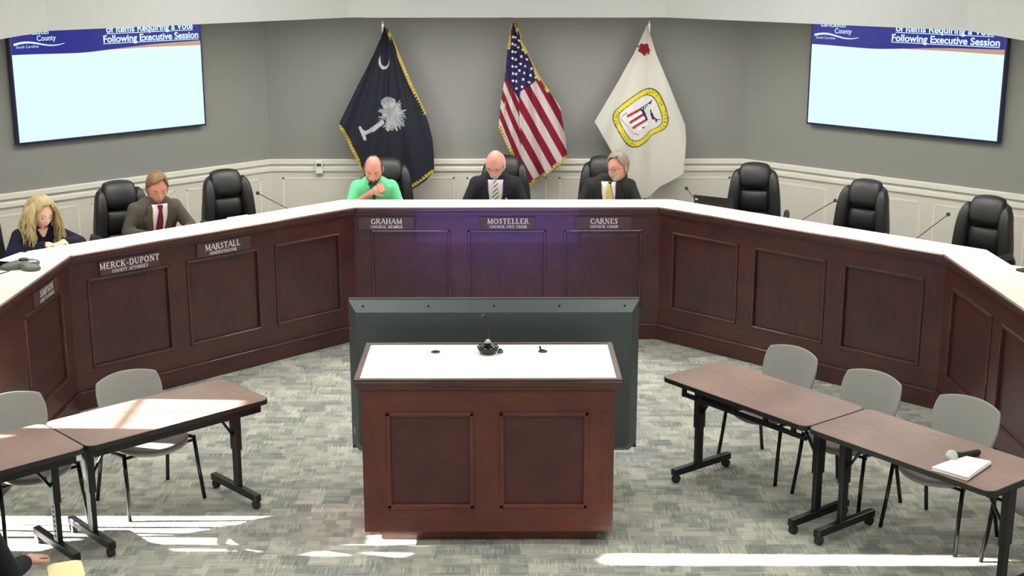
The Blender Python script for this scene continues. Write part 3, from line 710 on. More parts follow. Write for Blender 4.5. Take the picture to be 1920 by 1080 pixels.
def wall_screen(side, s0, s1, z0, label):
    """s0..s1 along the angled wall"""
    if side < 0:
        o = Vector((-WBX-s1*S, WBY-s1*S, 0)); rz = PI/4
    else:
        o = Vector((WBX+s0*S, WBY-s0*S, 0)); rz = -PI/4
    L = s1-s0; H = L*.5625
    t = thing('wall_screen', (o.x, o.y, z0), label, 'screen', 'wall screens beside the dais', rz=rz)
    MB().box((0, -.075, 0), (L, -.012, H)).build('bezel', M['bezel_blue'], t, bevel=.004)
    MB().box((L*.3, -.02, H*.3), (L*.7, .0, H*.7)).build('wall_mount', M['black_metal'], t)
    e = .018; y = -.0765; w_ = L-2*e; h = H-2*e
    MB().add([(e, y, e), (L-e, y, e), (L-e, y, H-e), (e, y, H-e)], [(0, 1, 2, 3)]).build('slide_background', M['screen_white'], t)
    X = lambda a: e+a*w_
    Z = lambda b: e+b*h                          # b measured from the bottom
    zb = lambda a: .79+.035*max(0, min(1, (a-.25)/.75))**1.2+.012*math.sin(a*6)*(a < .55)
    base = .722 if side < 0 else .700; dz = base-.722
    n = 30; P = []; F = []
    for i in range(n+1):
        a = i/n; low = base+(.050*(max(0, a-.35)/.65)**1.1)+.006*math.cos(a*9)
        P += [(X(a), y-.001, Z(low)), (X(a), y-.001, Z(1))]
        if i: k = 2*i; F.append((k-2, k, k+1, k-1))
    MB().add(P, F).build('slide_banner', M['screen_navy'], t)
    P = []; F = []
    for i in range(n+1):
        a = .5+.5*i/n; low = base+(.050*(max(0, a-.35)/.65)**1.1)+.006*math.cos(a*9); k_ = (a-.5)/.5
        P += [(X(a), y-.0012, Z(low-.042*k_**.7)), (X(a), y-.0012, Z(low))]
        if i: k = 2*i; F.append((k-2, k, k+1, k-1))
    MB().add(P, F).build('slide_swoosh', M['screen_tan'], t)
    P = []; F = []
    for i in range(n+1):
        a = i/n; zc = .812+dz+.018*math.sin(a*2*PI*.92+.2)-.0*a; th = .012*(1-a)**.7+.003
        P += [(X(.012+.25*a), y-.002, Z(zc-th)), (X(.012+.25*a), y-.002, Z(zc+th*.3))]
        if i: k = 2*i; F.append((k-2, k, k+1, k-1))
    MB().add(P, F).build('logo_wave', M['screen_text'], t)
    ty = y-.002
    fit_text('County', w_*.095, .065, M['screen_text'], t, 'logo_lettering', (X(.125), ty, Z(.834+dz)), bold=.0006)
    fit_text('Lancaster', w_*.15, .075, M['screen_text'], t, 'logo_lettering', (X(.045), ty, Z(.888+dz)), bold=.0006)
    fit_text('South Carolina', w_*.11, .032, M['screen_text'], t, 'logo_lettering', (X(.022), ty, Z(.780+dz)))
    x0, x1 = (.46, .99) if side < 0 else (.435, .975)
    fit_text('Following Executive Session', w_*(x1-x0), .088, M['screen_text'], t, 'slide_title', (X(x0), ty, Z(.792+dz)), bold=.0022, under=True)
    fit_text('of Items Requiring a Vote', w_*(x1-x0-.05), .088, M['screen_text'], t, 'slide_title', (X(x0+.02), ty, Z(.876+dz)), bold=.0022, under=True)
    return t
wall_screen(-1, .765, 2.66, 1.762, 'large lit wall screen on left angled wall, slide mostly pale blue')
wall_screen(1, .765, 2.70, 1.772, 'large lit wall screen on right angled wall, slide mostly white')

# wall thermostat
p = aty(599, 312, WBY-.02)
t = thing('thermostat', (p.x, WBY-.036, p.z-.07), 'small white wall thermostat on the rail, left of dark flag', 'thermostat')
MB().box((-.036, -.022, 0), (.036, .012, .135)).build('housing', M['plastic_white'], t, bevel=.006)
MB().box((-.024, -.0245, .075), (.024, -.020, .105)).build('display', M['lcd_dark'], t)

# ------------------------------------------------------------------ desk microphones
def desk_mic(base, head, label, bz=1.04):
    """base, head: world points"""
    base = Vector(base); head = Vector(head)
    t = thing('desk_microphone', base, label, 'microphone', 'gooseneck microphones on the dais')
    h = head-base; d = Vector((h.x, h.y, 0))
    MB().lathe([(.045, 0), (.047, .012), (.035, .024), (.012, .030), (.001, .031)], n=20).build('base', M['black_plastic'], t, smooth=True)
    P = [Vector((0, 0, .025)), Vector((0, 0, .06))+d*.05]+[Vector((0, 0, .06))*(1-k)+d*(.05*(1-k)+k)+Vector((0, 0, h.z))*k for k in (.35, .7, 1)]
    MB().tube(P, [.005, .004, .0035, .0035, .0035], 8).build('gooseneck', M['black_plastic'], t, smooth=True)
    MB().ell(h, .0165).build('foam_tip', M['rubber'], t, smooth=True)
def off_pt(side, s, off, z):   # point along wing s, off behind the front line
    return Vector((side*(W0+s*S+off*S), Y0-s*S+off*S, z))
def ray_plane_off(u, v, side, off):
    A = off_pt(side, 0, off, 0); n = Vector((side*S, S, 0)); d = ray(u, v); k = (A-CAM).dot(n)/d.dot(n); return CAM+d*k
def wing_mic(u0, v0, u1, v1, side, label, off=.46):
    p0 = ray_plane_off(u0, v0, side, off); p1 = ray_plane_off(u1, v1, side, off+.1)
    d = (p0-p1); k = (p0.z-1.07)/max(.02, p1.z-p0.z); b = p0-(p1-p0)*k*.5; b.z = 1.041
    desk_mic(b, p1, label)
wing_mic(548, 390, 483, 362, -1, 'thin gooseneck microphone beside empty chair left of center')
wing_mic(1313, 382, 1287, 353, 1, 'thin gooseneck microphone leaning left, beside the black laptop')
wing_mic(1497, 409, 1566, 376, 1, 'thin gooseneck microphone leaning right, in front of chair armrest')
wing_mic(1713, 443, 1778, 402, 1, 'thin gooseneck microphone between the two rightmost empty chairs')
p1 = atz(1940, 478, 1.25); desk_mic((3.93, 9.75, 1.041), p1, 'gooseneck microphone cut off at the right edge on dais end')
p1 = aty(693, 345, 12.02); p0 = aty(706, 378, 11.95); desk_mic((p0.x+.01, 11.96, 1.041), p1, 'thin microphone reaching up to the chin of man in green')
p1 = aty(1144, 342, 12.02); p0 = aty(1153, 372, 11.95); desk_mic((p0.x+.01, 11.96, 1.041), p1, 'thin microphone in front of bearded man with yellow tie')

# laptop on right wing desk
p = off_pt(1, .17, .60, 1.041)
t = thing('laptop', p, 'open black laptop behind right wing ledge, left of empty chair', 'laptop', rz=math.radians(-35))
MB().box((-.19, -.02, 0), (.19, .23, .018)).build('keyboard_base', M['black_plastic'], t, bevel=.004)
lid = MB().add([(-.19, -.03, .015), (.19, -.03, .015), (.19, -.045, .015), (-.19, -.045, .015), (-.19, -.075, .215), (.19, -.075, .215), (.19, -.09, .215), (-.19, -.09, .215)], [(0, 1, 2, 3), (7, 6, 5, 4), (0, 4, 5, 1), (3, 2, 6, 7), (0, 3, 7, 4), (1, 5, 6, 2)]).build('lid', M['black_plastic'], t)
MB().box((-.172, -.093, .172), (-.148, -.087, .184)).build('sticker', M['plastic_white'], lid)

# conference phone on the left end of ledge
p = atz(45, 497, TOPZ+.02)
t = thing('conference_phone', (p.x, p.y, TOPZ+.001), 'gray three-legged conference phone on ledge in front of blonde woman', 'phone', rz=math.radians(20))
rings = []
for z, r0, r1 in ((0, .055, .16), (.012, .06, .168), (.028, .06, .15), (.045, .055, .10), (.055, .04, .055)):
    rings.append([((r0+(r1-r0)*max(0, math.cos(1.5*(((a/36*2*PI) % (2*PI/3))-PI/3)))**1.6)*math.cos(a/36*2*PI), (r0+(r1-r0)*max(0, math.cos(1.5*(((a/36*2*PI) % (2*PI/3))-PI/3)))**1.6)*math.sin(a/36*2*PI), z) for a in range(36)])
MB().loft(rings).build('body', M['phone_gray'], t, smooth=True)
MB().lathe([(.032, .054), (.034, .062), (.028, .068), (.001, .070)], n=20).build('speaker_dome', M['black_plastic'], t, smooth=True)
MB().box((.035, -.075, .049), (.085, -.045, .056)).build('display', M['plastic_white'], t, rz=0)
MB().tube([(-.10, -.12, .01), (-.16, -.16, .006), (-.24, -.18, .005)], .004, 6).build('cord', M['black_plastic'], t, smooth=True)

def sheets(pts, z, n, name, label, m='paper', th=.0012, cat='papers', jitter=.004):
    c = Vector((sum(p[0] for p in pts)/4, sum(p[1] for p in pts)/4, z))
    t = thing(name, c, label, cat)
    for i in range(n):
        a = random.uniform(-.03, .03); j = (random.uniform(-jitter, jitter), random.uniform(-jitter, jitter))
        q = [((p[0]-c.x)*math.cos(a)-(p[1]-c.y)*math.sin(a)+j[0], (p[0]-c.x)*math.sin(a)+(p[1]-c.y)*math.cos(a)+j[1]) for p in pts]
        MB().prism(q, i*th*1.15, i*th*1.15+th).build('sheet', M[m], t)
    return t
q = [atz(u, v, TH+.01) for u, v in ((1748, 880), (1815, 899), (1858, 868), (1805, 857))]
sheets(q, TH+.001, 12, 'paper_stack', 'white stack of papers lying askew on right-hand table', th=.0016)
# handheld microphone
p0 = atz(1784, 856, TH+.03); p1 = atz(1836, 846, TH+.022)
t = thing('handheld_microphone', (p0.x, p0.y, TH), 'black handheld microphone with gray ball head, lying behind white papers', 'microphone')
d = Vector((p1.x-p0.x, p1.y-p0.y, 0)); d = d/d.length
MB().tube([d*.015+Vector((0, 0, .028)), d*.05+Vector((0, 0, .025)), d*.07+Vector((0, 0, .021)), d*.20+Vector((0, 0, .0175)), d*.21+Vector((0, 0, .0175))], [.023, .023, .020, .0175, .014], 14).build('handle', M['black_plastic'], t, smooth=True)
MB().ell((0, 0, .033), .033, 20, 12).build('grille', M['foam'], t, smooth=True)

# papers on the dais
p = off_pt(-1, 1.02, .40, 0)
def rect_at(c, a, w_, h_):
    a = math.radians(a); u = Vector((math.cos(a), math.sin(a))); v = Vector((-u.y, u.x))
    return [(c[0]+u.x*i*w_/2+v.x*j*h_/2, c[1]+u.y*i*w_/2+v.y*j*h_/2) for i, j in ((-1, -1), (1, -1), (1, 1), (-1, 1))]
sheets(rect_at(off_pt(-1, .98, .27, 0), 42, .2, .16), TOPZ+.001, 3, 'paper_stack', 'small white papers on ledge before the man in gray suit')
sheets(rect_at((-3.56, 9.56), 75, .29, .21), TOPZ+.001, 2, 'paper_stack', 'white paper lying on ledge between phone and woman')
t = tag(MB().box((-.06, -.035, 0), (.06, .035, .018)).build('remote_control', M['black_plastic'], None, (atz(1918, 508, TOPZ).x+.02, atz(1918, 508, TOPZ).y, TOPZ), .4, bevel=.006), 'black handset at right edge on the cream ledge', 'remote')

# ------------------------------------------------------------------ flags
def seg_d(px, py, a, b):
    ax, ay = a; bx, by = b; dx, dy = bx-ax, by-ay; L = dx*dx+dy*dy+1e-9
    t_ = np.clip(((px-ax)*dx+(py-ay)*dy)/L, 0, 1); return np.hypot(px-ax-t_*dx, py-ay-t_*dy)
def poly_in(px, py, P):
    ins = np.zeros(px.shape, bool); n = len(P)
    for i in range(n):
        x0, y0 = P[i]; x1, y1 = P[(i+1) % n]
        c = ((y0 > py) != (y1 > py)) & (px < (x1-x0)*(py-y0)/((y1-y0) if y1 != y0 else 1e-9)+x0); ins ^= c
    return ins
def L3(r, g, b): return np.array([lin(r), lin(g), lin(b)])
def flag(outline_l, outline_r, paint, yplane, fold, label, fringe, pole_u, name, polez):
    """outline_l / outline_r: (v, u) tables of the left and right cloth edge; drawing units are
    1 cm-like steps on the hanging plane at depth yplane"""
    vl = np.array(outline_l, float); vr = np.array(outline_r, float)
    v0, v1 = vl[0, 0], max(vl[-1, 0], vr[-1, 0])
    nv = int((v1-v0)/1.1); nu = 170
    V = np.linspace(v0, v1, nv+1)
    Lx = np.interp(V, vl[:, 0], vl[:, 1]); Rx = np.interp(V, vr[:, 0], vr[:, 1])
    A = np.linspace(0, 1, nu+1)
    UU = Lx[:, None]*(1-A)+Rx[:, None]*A; VV = np.repeat(V[:, None], nu+1, 1)
    dep = fold(UU, VV)
    vs = []
    for u_, v_, d_ in zip(UU.ravel(), VV.ravel(), dep.ravel()):
        p = aty(u_, v_, yplane); vs.append((p.x, yplane+d_, p.z))
    fs = [(j*(nu+1)+i, (j+1)*(nu+1)+i, (j+1)*(nu+1)+i+1, j*(nu+1)+i+1) for j in range(nv) for i in range(nu)]
    base = Vector((aty(pole_u, 300, yplane).x, yplane+.06, PLAT))
    t = thing('flag', base, label, 'flag', 'flags standing behind the dais')
    me = bpy.data.meshes.new('cloth'); me.from_pydata([(a-base.x, b-base.y, c-base.z) for a, b, c in vs], [], fs)
    col = paint(UU.ravel(), VV.ravel())
    at = me.color_attributes.new('print', 'FLOAT_COLOR', 'POINT')
    at.data.foreach_set('color', np.hstack([col, np.ones((len(col), 1))]).astype(np.float32).ravel())
    m = mat(name+'_cloth', (1, 1, 1, 1), .75, spec=.2); nt = m.node_tree
    n = nt.nodes.new('ShaderNodeVertexColor'); n.layer_name = 'print'
    nt.links.new(n.outputs['Color'], nt.nodes['Principled BSDF'].inputs['Base Color'])
    me.materials.append(m); me.polygons.foreach_set('use_smooth', [True]*len(me.polygons))
    o = bpy.data.objects.new('cloth', me); COL.objects.link(o); o.parent = t
    s_ = o.modifiers.new('solid', 'SOLIDIFY'); s_.thickness = .003
    for run in fringe:
        mb = MB(); P = []; F = []
        run = [Vector(q) for q in run]; pts = []
        for a_, b_ in zip(run[:-1], run[1:]):
            n_ = max(2, int((b_-a_).length/3))
            pts += [a_+(b_-a_)*k/n_ for k in range(n_)]
        pts.append(run[-1]); wd_ = 6.0
        for i, q in enumerate(pts):
            d = (pts[min(i+1, len(pts)-1)]-pts[max(0, i-1)]).normalized(); nrm = Vector((-d.y, d.x))
            for s2 in (-.25, .75):
                qq = q+nrm*wd_*s2; dd = fold(np.array([q.x]), np.array([q.y]))[0]
                p = aty(qq.x, qq.y, yplane); P.append((p.x-base.x, yplane-.004+dd+.004*(i % 2)-base.y, p.z-base.z))
            if i: k = 2*i; F.append((k-2, k-1, k+1, k))
        f_ = mb.add(P, F).build('fringe', M['gold'], t); s_ = f_.modifiers.new('solid', 'SOLIDIFY'); s_.thickness = .006
    MB().tube([(0, 0, .05), (0, 0, polez-PLAT-.05)], .013, 12).build('pole', M['pole'], t, smooth=True)
    MB().lathe([(.13, 0), (.13, .02), (.06, .05), (.022, .09), (.001, .091)], n=24).build('stand', M['gold'], t, smooth=True)
    return t, base
YF = 13.20
# state flag (navy with crescent and palmetto)
def fold_sc(u, v):
    a = np.arctan2(u-724, v-30); r = (v-40)/330
    return .018*np.sin(a*22+.6)*np.clip(r*1.6, 0, 1)+.010*np.sin(a*45+v*.01)-.03*np.exp(-((a-.05)/.035)**2)*np.clip(r, 0, 1)
fr = np.random.RandomState(3)
fronds = []
for i in range(74):
    an = 2*PI*i/74+fr.uniform(-.04, .04); L = fr.uniform(17, 27)
    if 2.45 < an % (2*PI) < 2.75: L *= .6
    fronds.append(((736, 217), (736+L*math.cos(an), 217+L*1.22*math.sin(an)), fr.uniform(.55, 1.25), fr.uniform(.45, 1)))
def paint_sc(u, v):
    c = np.tile(L3(29, 32, 42), (len(u), 1)); wh = L3(168, 169, 172)
    # crescent
    d = np.hypot((u-720)/10.2, (v-116)/14); d2 = np.hypot((u-721.5)/8.2, (v-110)/14.5)
    c[(d < 1) & (d2 > 1)] = wh
    for a, b, w_, k in fronds:
        m_ = seg_d(u, v, a, b) < w_; c[m_] = wh*k
    m_ = np.hypot((u-728)/14, (v-192)/10) < 1; c[m_ & (((u*3+v*5).astype(int) % 3) > 0)] = wh*.85
    m_ = np.hypot((u-735)/9, (v-216)/13) < 1; c[m_ & (((u*2+v*3).astype(int) % 4) > 1)] = wh*.55
    for a, b, w_ in (((716, 230), (698, 243), 4.2), ((698, 243), (684, 250), 3.2), ((675, 240), (679, 248), 2.8), ((679, 248), (684, 261), 3.0), ((684, 250), (679, 246), 3.5)):
        m_ = seg_d(u, v, a, b) < w_; c[m_] = wh*.93
    for k in range(7):
        q = (714-k*4, 231+k*2.6); c[seg_d(u, v, (q[0]-1, q[1]-3.6), (q[0]+.8, q[1]+3.6)) < .35] = wh*.5
    return c
LSC = [(50, 720.5), (60, 718), (100, 702), (160, 671), (228, 637.5), (232, 637), (262, 655), (320, 681), (345, 691), (372, 702)]
RSC = [(50, 725), (62, 731), (100, 745), (160, 771), (214, 797), (230, 803), (262, 811), (290, 813.5), (322, 814), (340, 797), (360, 764), (372, 745)]
t, b = flag(LSC, RSC, paint_sc, YF, fold_sc, 'dark navy flag with white palm tree and crescent, gold fringe, at left', [
    [(726, 50), (745, 96), (770, 155), (799, 215)], [(814, 321), (762, 358)], [(678, 318), (637, 234)]], 722.5, 'navy_flag', 2.66)
MB().lathe([(.010, 2.31), (.014, 2.33), (.014, 2.39), (.010, 2.42), (.001, 2.43)], n=12).build('finial', M['silver'], t, smooth=True)

def fold_us(u, v):
    r = np.clip((v-40)/300, 0, 1)
    cx = 966+r*14; a = (u-cx)/(14+52*r)
    return .030*np.sin(a*5.5+.7)*np.clip(r*2+.2, 0, 1)+.014*np.sin(a*12+1.2+v*.006)-.035*np.exp(-((u-(974+(v-190)*.05))/4)**2)*np.clip((v-120)/60, 0, 1)*np.clip((330-v)/80, 0, 1)
stars = [(968, 57), (962, 69), (966.5, 70.5), (973, 76), (961, 82), (966, 84.5), (971.5, 89), (980, 93.5), (961, 96.5), (966.5, 98), (977.5, 106), (987.5, 111), (961, 109), (967, 112), (976, 120), (985, 124), (996.5, 128.5), (961, 124), (967.5, 125.5), (974, 132.5), (983, 137), (994.5, 140.5), (1005, 145.5), (962, 137), (967.5, 139), (981, 149), (992, 154), (962, 151), (968, 152.5), (979, 163), (968, 166)]
def paint_us(u, v):
    red, wh, bl = L3(108, 15, 36), L3(172, 161, 163), L3(32, 30, 66)
    c = np.tile(wh, (len(u), 1))
    # stripes run down to the right; crease at u ~ 974 splits the two sheets
    s = (u-974)*1.0-(v-190)*.56
    right = u > 973+(v-190)*.05
    ph = (s/15.4+.62)
    c[right & (np.floor(ph).astype(int) % 2 == 0)] = red
    s2 = (u-950)-(v-200)*.42
    ph2 = (s2/9.6+.35)
    c[(~right) & (np.floor(ph2).astype(int) % 2 == 0)] = red
    can = poly_in(u, v, [(950, 30), (985, 30), (985, 92), (1011, 147), (976, 172), (974, 188), (969, 180), (948, 146)])
    c[can] = bl
    for x, y in stars:
        a = np.arctan2(v-y, u-x); r = np.hypot((u-x)/1.05, v-y)
        c[(r < 1.5+1.4*np.maximum(0, np.cos(5*a+PI/2)))] = L3(214, 212, 222)
    return c
LUS = [(42, 962), (60, 958), (90, 952), (130, 948), (160, 944), (200, 938), (232, 935), (262, 950), (300, 966), (330, 975), (352, 984)]
RUS = [(42, 967), (60, 975), (90, 984), (120, 997), (145, 1010), (170, 1028), (200, 1050), (230, 1055), (262, 1060), (296, 1064), (310, 1050), (330, 1020), (352, 990)]
t, b = flag(LUS, RUS, paint_us, YF, fold_us, 'national flag with stars and red and white stripes, middle of the three flags', [
    [(966, 40), (984, 90), (1010, 144), (1030, 172)], [(1064, 296), (990, 350)], [(984, 352), (966, 302), (935, 236)], [(952, 92), (961, 42)], [(947, 216), (947, 192)]], 965, 'national_flag', 2.64)
MB().lathe([(.018, 2.29), (.03, 2.31), (.014, 2.35), (.022, 2.38), (.001, 2.42)], n=12).build('finial', M['gold'], t, smooth=True)

def fold_co(u, v):
    a = np.arctan2(u-1214, v-40); r = np.clip((v-50)/300, 0, 1)
    return .020*np.sin(a*17+1)*np.clip(r*1.5, 0, 1)+.012*np.sin(a*38)*np.clip((v-150)/150, .2, 1)+.01*np.sin(v*.03+u*.02)
SEALC = (1199.5, 221.5)
SMALL = {'LANCASTER - COUNTY': None}
def glyph_pts(txt, path, h):
    """place each letter of txt along path (list of points), return stroke list"""
    out = []; path = [Vector(p) for p in path]; seg = [(b_-a_).length for a_, b_ in zip(path[:-1], path[1:])]; tot = sum(seg)
    wds = [(GL[c][0]+.12) for c in txt]; k = tot/sum(wds)
    s_ = 0
    for ch, w_ in zip(txt, wds):
        m_ = (s_+w_/2)*k; i = 0
        while i < len(seg)-1 and m_ > seg[i]: m_ -= seg[i]; i += 1
        d = (path[i+1]-path[i]).normalized(); p = path[i]+d*m_; n_ = Vector((d.y, -d.x))   # n: up of the glyph
        for a_, b_, t_ in GL[ch][1]:
            A_ = p+d*(a_[0]-w_/2)*h*.8+n_*(a_[1]-.5)*h; B_ = p+d*(b_[0]-w_/2)*h*.8+n_*(b_[1]-.5)*h
            out.append((tuple(A_), tuple(B_), .5))
        s_ += w_
    return out
# rounded square seal outline (drawing units)
K = [(1206, 166), (1228, 167), (1240, 182), (1252, 215), (1252, 232), (1244, 243), (1222, 253), (1217, 262), (1196, 276), (1182, 275), (1170, 264), (1150, 228), (1150, 214), (1157, 204)]
def chaikin(P, n=3):
    for _ in range(n):
        Q = []
        for i in range(len(P)):
            a, b = P[i], P[(i+1) % len(P)]
            Q += [(a[0]*.75+b[0]*.25, a[1]*.75+b[1]*.25), (a[0]*.25+b[0]*.75, a[1]*.25+b[1]*.75)]
        P = Q
    return P
K = chaikin(K)
def scalep(P, k): return [(SEALC[0]+(x-SEALC[0])*k, SEALC[1]+(y-SEALC[1])*k) for x, y in P]
let = glyph_pts('LANCASTER', [(1211, 173), (1226, 173), (1234, 182), (1241, 199)], 6)+glyph_pts('COUNTY', [(1243, 207), (1248, 223), (1244, 234), (1236, 240)], 6)
let += glyph_pts('SOUTH', [(1161, 209), (1154, 216), (1155, 227), (1159, 235)][::-1][::-1], 6)+glyph_pts('CAROLINA', [(1163, 245), (1171, 259), (1180, 268), (1194, 272)], 6)
def paint_co(u, v):
    c = np.tile(L3(178, 176, 168), (len(u), 1))
    near = (np.abs(u-1200) < 62) & (np.abs(v-221) < 64)
    U, V_ = u[near], v[near]; cc = c[near]
    dk, ye, wh = L3(70, 66, 40), L3(190, 180, 52), L3(190, 188, 188)
    cc[poly_in(U, V_, scalep(K, 1.03))] = dk; cc[poly_in(U, V_, scalep(K, .985))] = ye
    cc[poly_in(U, V_, scalep(K, .81))] = dk; cc[poly_in(U, V_, scalep(K, .775))] = wh
    for a, b, w_ in let:
        cc[seg_d(U, V_, a, b) < w_*.62] = dk
    red, navy = L3(140, 28, 60), L3(34, 34, 84)
    for a, b, w_ in (((1177, 217), (1200, 205), 2.3), ((1182, 229), (1208, 213), 2.4), ((1187, 239), (1213, 224), 2.2)):
        cc[seg_d(U, V_, a, b) < w_] = red
    for a, b, w_ in (((1180, 223), (1203, 210), 1.6), ((1185, 234), (1211, 219), 1.6), ((1198, 241), (1213, 232), 1.6)):
        cc[seg_d(U, V_, a, b) < w_] = L3(226, 222, 222)
    cc[poly_in(U, V_, [(1186, 238), (1193, 236), (1190, 242)])] = red; cc[poly_in(U, V_, [(1202, 238), (1210, 237), (1207, 242)])] = red
    cc[poly_in(U, V_, [(1200, 202), (1216, 193), (1224, 186), (1221, 194), (1207, 205), (1215, 224), (1213, 227), (1202, 208)])] = navy
    for x, y in ((1204, 203), (1208, 200.5), (1212, 198.5), (1216, 196)): cc[np.hypot(U-x, V_-y) < 1.2] = L3(230, 230, 235)
    for a, b, w_ in (((1220, 206), (1222, 214), 1.3), ((1222, 214), (1225, 222), 2.6), ((1224, 220), (1232, 225), 1.6), ((1230, 226), (1236, 224), 1.0), ((1231, 229), (1229, 226), .9)):
        cc[seg_d(U, V_, a, b) < w_] = L3(56, 34, 56)
    for k in range(17):
        f = k/16; x = (1174-18*min(1, f/.25)) if f < .25 else 1163+(f-.25)/.75*33; y = (212+f/.25*8) if f < .25 else 222+(f-.25)/.75*38-8*max(0, (f-.8)/.2)
        if f < .25: x = 1174-10*f/.25
        cc[np.hypot(U-x, V_-y) < 1.1] = L3(70, 64, 84)
    c[near] = cc
    # rose
    m_ = np.hypot((u-1208), (v-92)) < 10.5+1.2*np.sin(np.arctan2(v-92, u-1208)*5); c[m_] = L3(116, 16, 32)
    m_ = (np.abs(np.hypot(u-1208, v-91)-5+1.5*np.sin(np.arctan2(v-91, u-1208)*3)) < .7); c[m_] = L3(100, 16, 30)
    for P in ([(1198, 91), (1193, 86), (1199, 85)], [(1216, 96), (1219, 101), (1213, 104)], [(1204, 101), (1209, 106), (1212, 101)]): c[poly_in(u, v, P)] = L3(60, 62, 50)
    return c
LCO = [(47, 1212), (60, 1208), (100, 1189), (160, 1155), (228, 1114.5), (262, 1134), (290, 1150), (330, 1174), (372, 1200)]
RCO = [(47, 1214.5), (60, 1218), (100, 1230), (160, 1255), (235, 1285.5), (262, 1287), (325, 1281), (332, 1270), (350, 1238), (366, 1222), (372, 1212)]
t, b = flag(LCO, RCO, paint_co, YF, fold_co, 'white flag with yellow-bordered county seal and red rose, at right', [], 1212.5, 'white_flag', 2.66)
MB().lathe([(.010, 2.31), (.014, 2.33), (.014, 2.39), (.010, 2.42), (.001, 2.43)], n=12).build('finial', M['silver'], t, smooth=True)

# ------------------------------------------------------------------ people
M['skin'] = mat('skin', rgb(206, 152, 134), .55, noise=.06, nscale=30)
M['skin_red'] = mat('skin_red', rgb(196, 134, 117), .55, noise=.07, nscale=30)
M['skin_pale'] = mat('skin_pale', rgb(226, 184, 164), .55, noise=.05, nscale=30)
M['eye_white'] = mat('eye_white', rgb(150, 128, 118), .3)
M['iris'] = mat('iris', rgb(50, 40, 36), .2)
M['lip'] = mat('lip', rgb(166, 92, 88), .5)
def cloth(name, c, noise=.05, ns=60): return mat(name, rgb(*c), .85, noise=noise, nscale=ns, spec=.2)
M['suit_black'] = cloth('suit_black', (36, 38, 44)); M['suit_gray'] = cloth('suit_gray', (80, 76, 68), .08)
M['suit_black2'] = cloth('suit_black2', (42, 42, 42)); M['polo'] = cloth('polo', (108, 206, 152), .04); M['polo_dark'] = cloth('polo_dark', (40, 126, 96))
M['shirt_white'] = cloth('shirt_white', (236, 232, 234), .02); M['shirt_lilac'] = cloth('shirt_lilac', (214, 204, 226), .02)
M['navy_knit'] = cloth('navy_knit', (30, 30, 50)); M['trousers'] = cloth('trousers', (34, 36, 44))
M['tie_red'] = cloth('tie_red', (112, 28, 56)); M['tie_yellow'] = cloth('tie_yellow', (222, 196, 112), .15, 150)
M['shoe'] = mat('shoe', rgb(24, 22, 22), .3)
def stripe_mat():
    m = mat('tie_striped', rgb(216, 212, 140), .6); nt = m.node_tree
    tc = nt.nodes.new('ShaderNodeTexCoord'); mp = nt.nodes.new('ShaderNodeMapping'); mp.inputs['Rotation'].default_value = (0, .8, 0)
    wv = nt.nodes.new('ShaderNodeTexWave'); wv.inputs['Scale'].default_value = 11; wv.bands_direction = 'Z'
    cr = nt.nodes.new('ShaderNodeValToRGB'); e = cr.color_ramp.elements
    cr.color_ramp.interpolation = 'CONSTANT'
    e[0].color = rgb(96, 100, 96); e[1].color = rgb(222, 216, 140); e[1].position = .35; x = e.new(.75); x.color = rgb(196, 204, 206)
    nt.links.new(tc.outputs['Object'], mp.inputs[0]); nt.links.new(mp.outputs[0], wv.inputs[0]); nt.links.new(wv.outputs[1], cr.inputs[0])
    nt.links.new(cr.outputs[0], nt.nodes['Principled BSDF'].inputs['Base Color']); return m
M['tie_striped'] = stripe_mat()
def hair_mat(name, c1, c2):
    m = mat(name, rgb(*c1), .55); nt = m.node_tree
    tc = nt.nodes.new('ShaderNodeTexCoord'); mp = nt.nodes.new('ShaderNodeMapping'); mp.inputs['Scale'].default_value = (90, 90, 6)
    n = nt.nodes.new('ShaderNodeTexNoise'); n.inputs['Scale'].default_value = 2
    mx = nt.nodes.new('ShaderNodeMix'); mx.data_type = 'RGBA'; mx.inputs[6].default_value = rgb(*c1); mx.inputs[7].default_value = rgb(*c2)
    nt.links.new(tc.outputs['Object'], mp.inputs[0]); nt.links.new(mp.outputs[0], n.inputs[0])
    nt.links.new(n.outputs['Fac'], mx.inputs[0]); nt.links.new(mx.outputs[2], nt.nodes['Principled BSDF'].inputs['Base Color']); return m
M['hair_dark'] = hair_mat('hair_dark', (48, 36, 32), (84, 62, 52)); M['hair_brown'] = hair_mat('hair_brown', (88, 66, 44), (140, 106, 70))
M['hair_grey'] = hair_mat('hair_grey', (96, 88, 74), (140, 132, 116)); M['beard_grey'] = hair_mat('beard_grey', (150, 142, 132), (190, 184, 176))
M['hair_blond'] = hair_mat('hair_blond', (136, 116, 78), (196, 178, 132)); M['beard_brown'] = hair_mat('beard_brown', (60, 44, 40), (92, 68, 58))

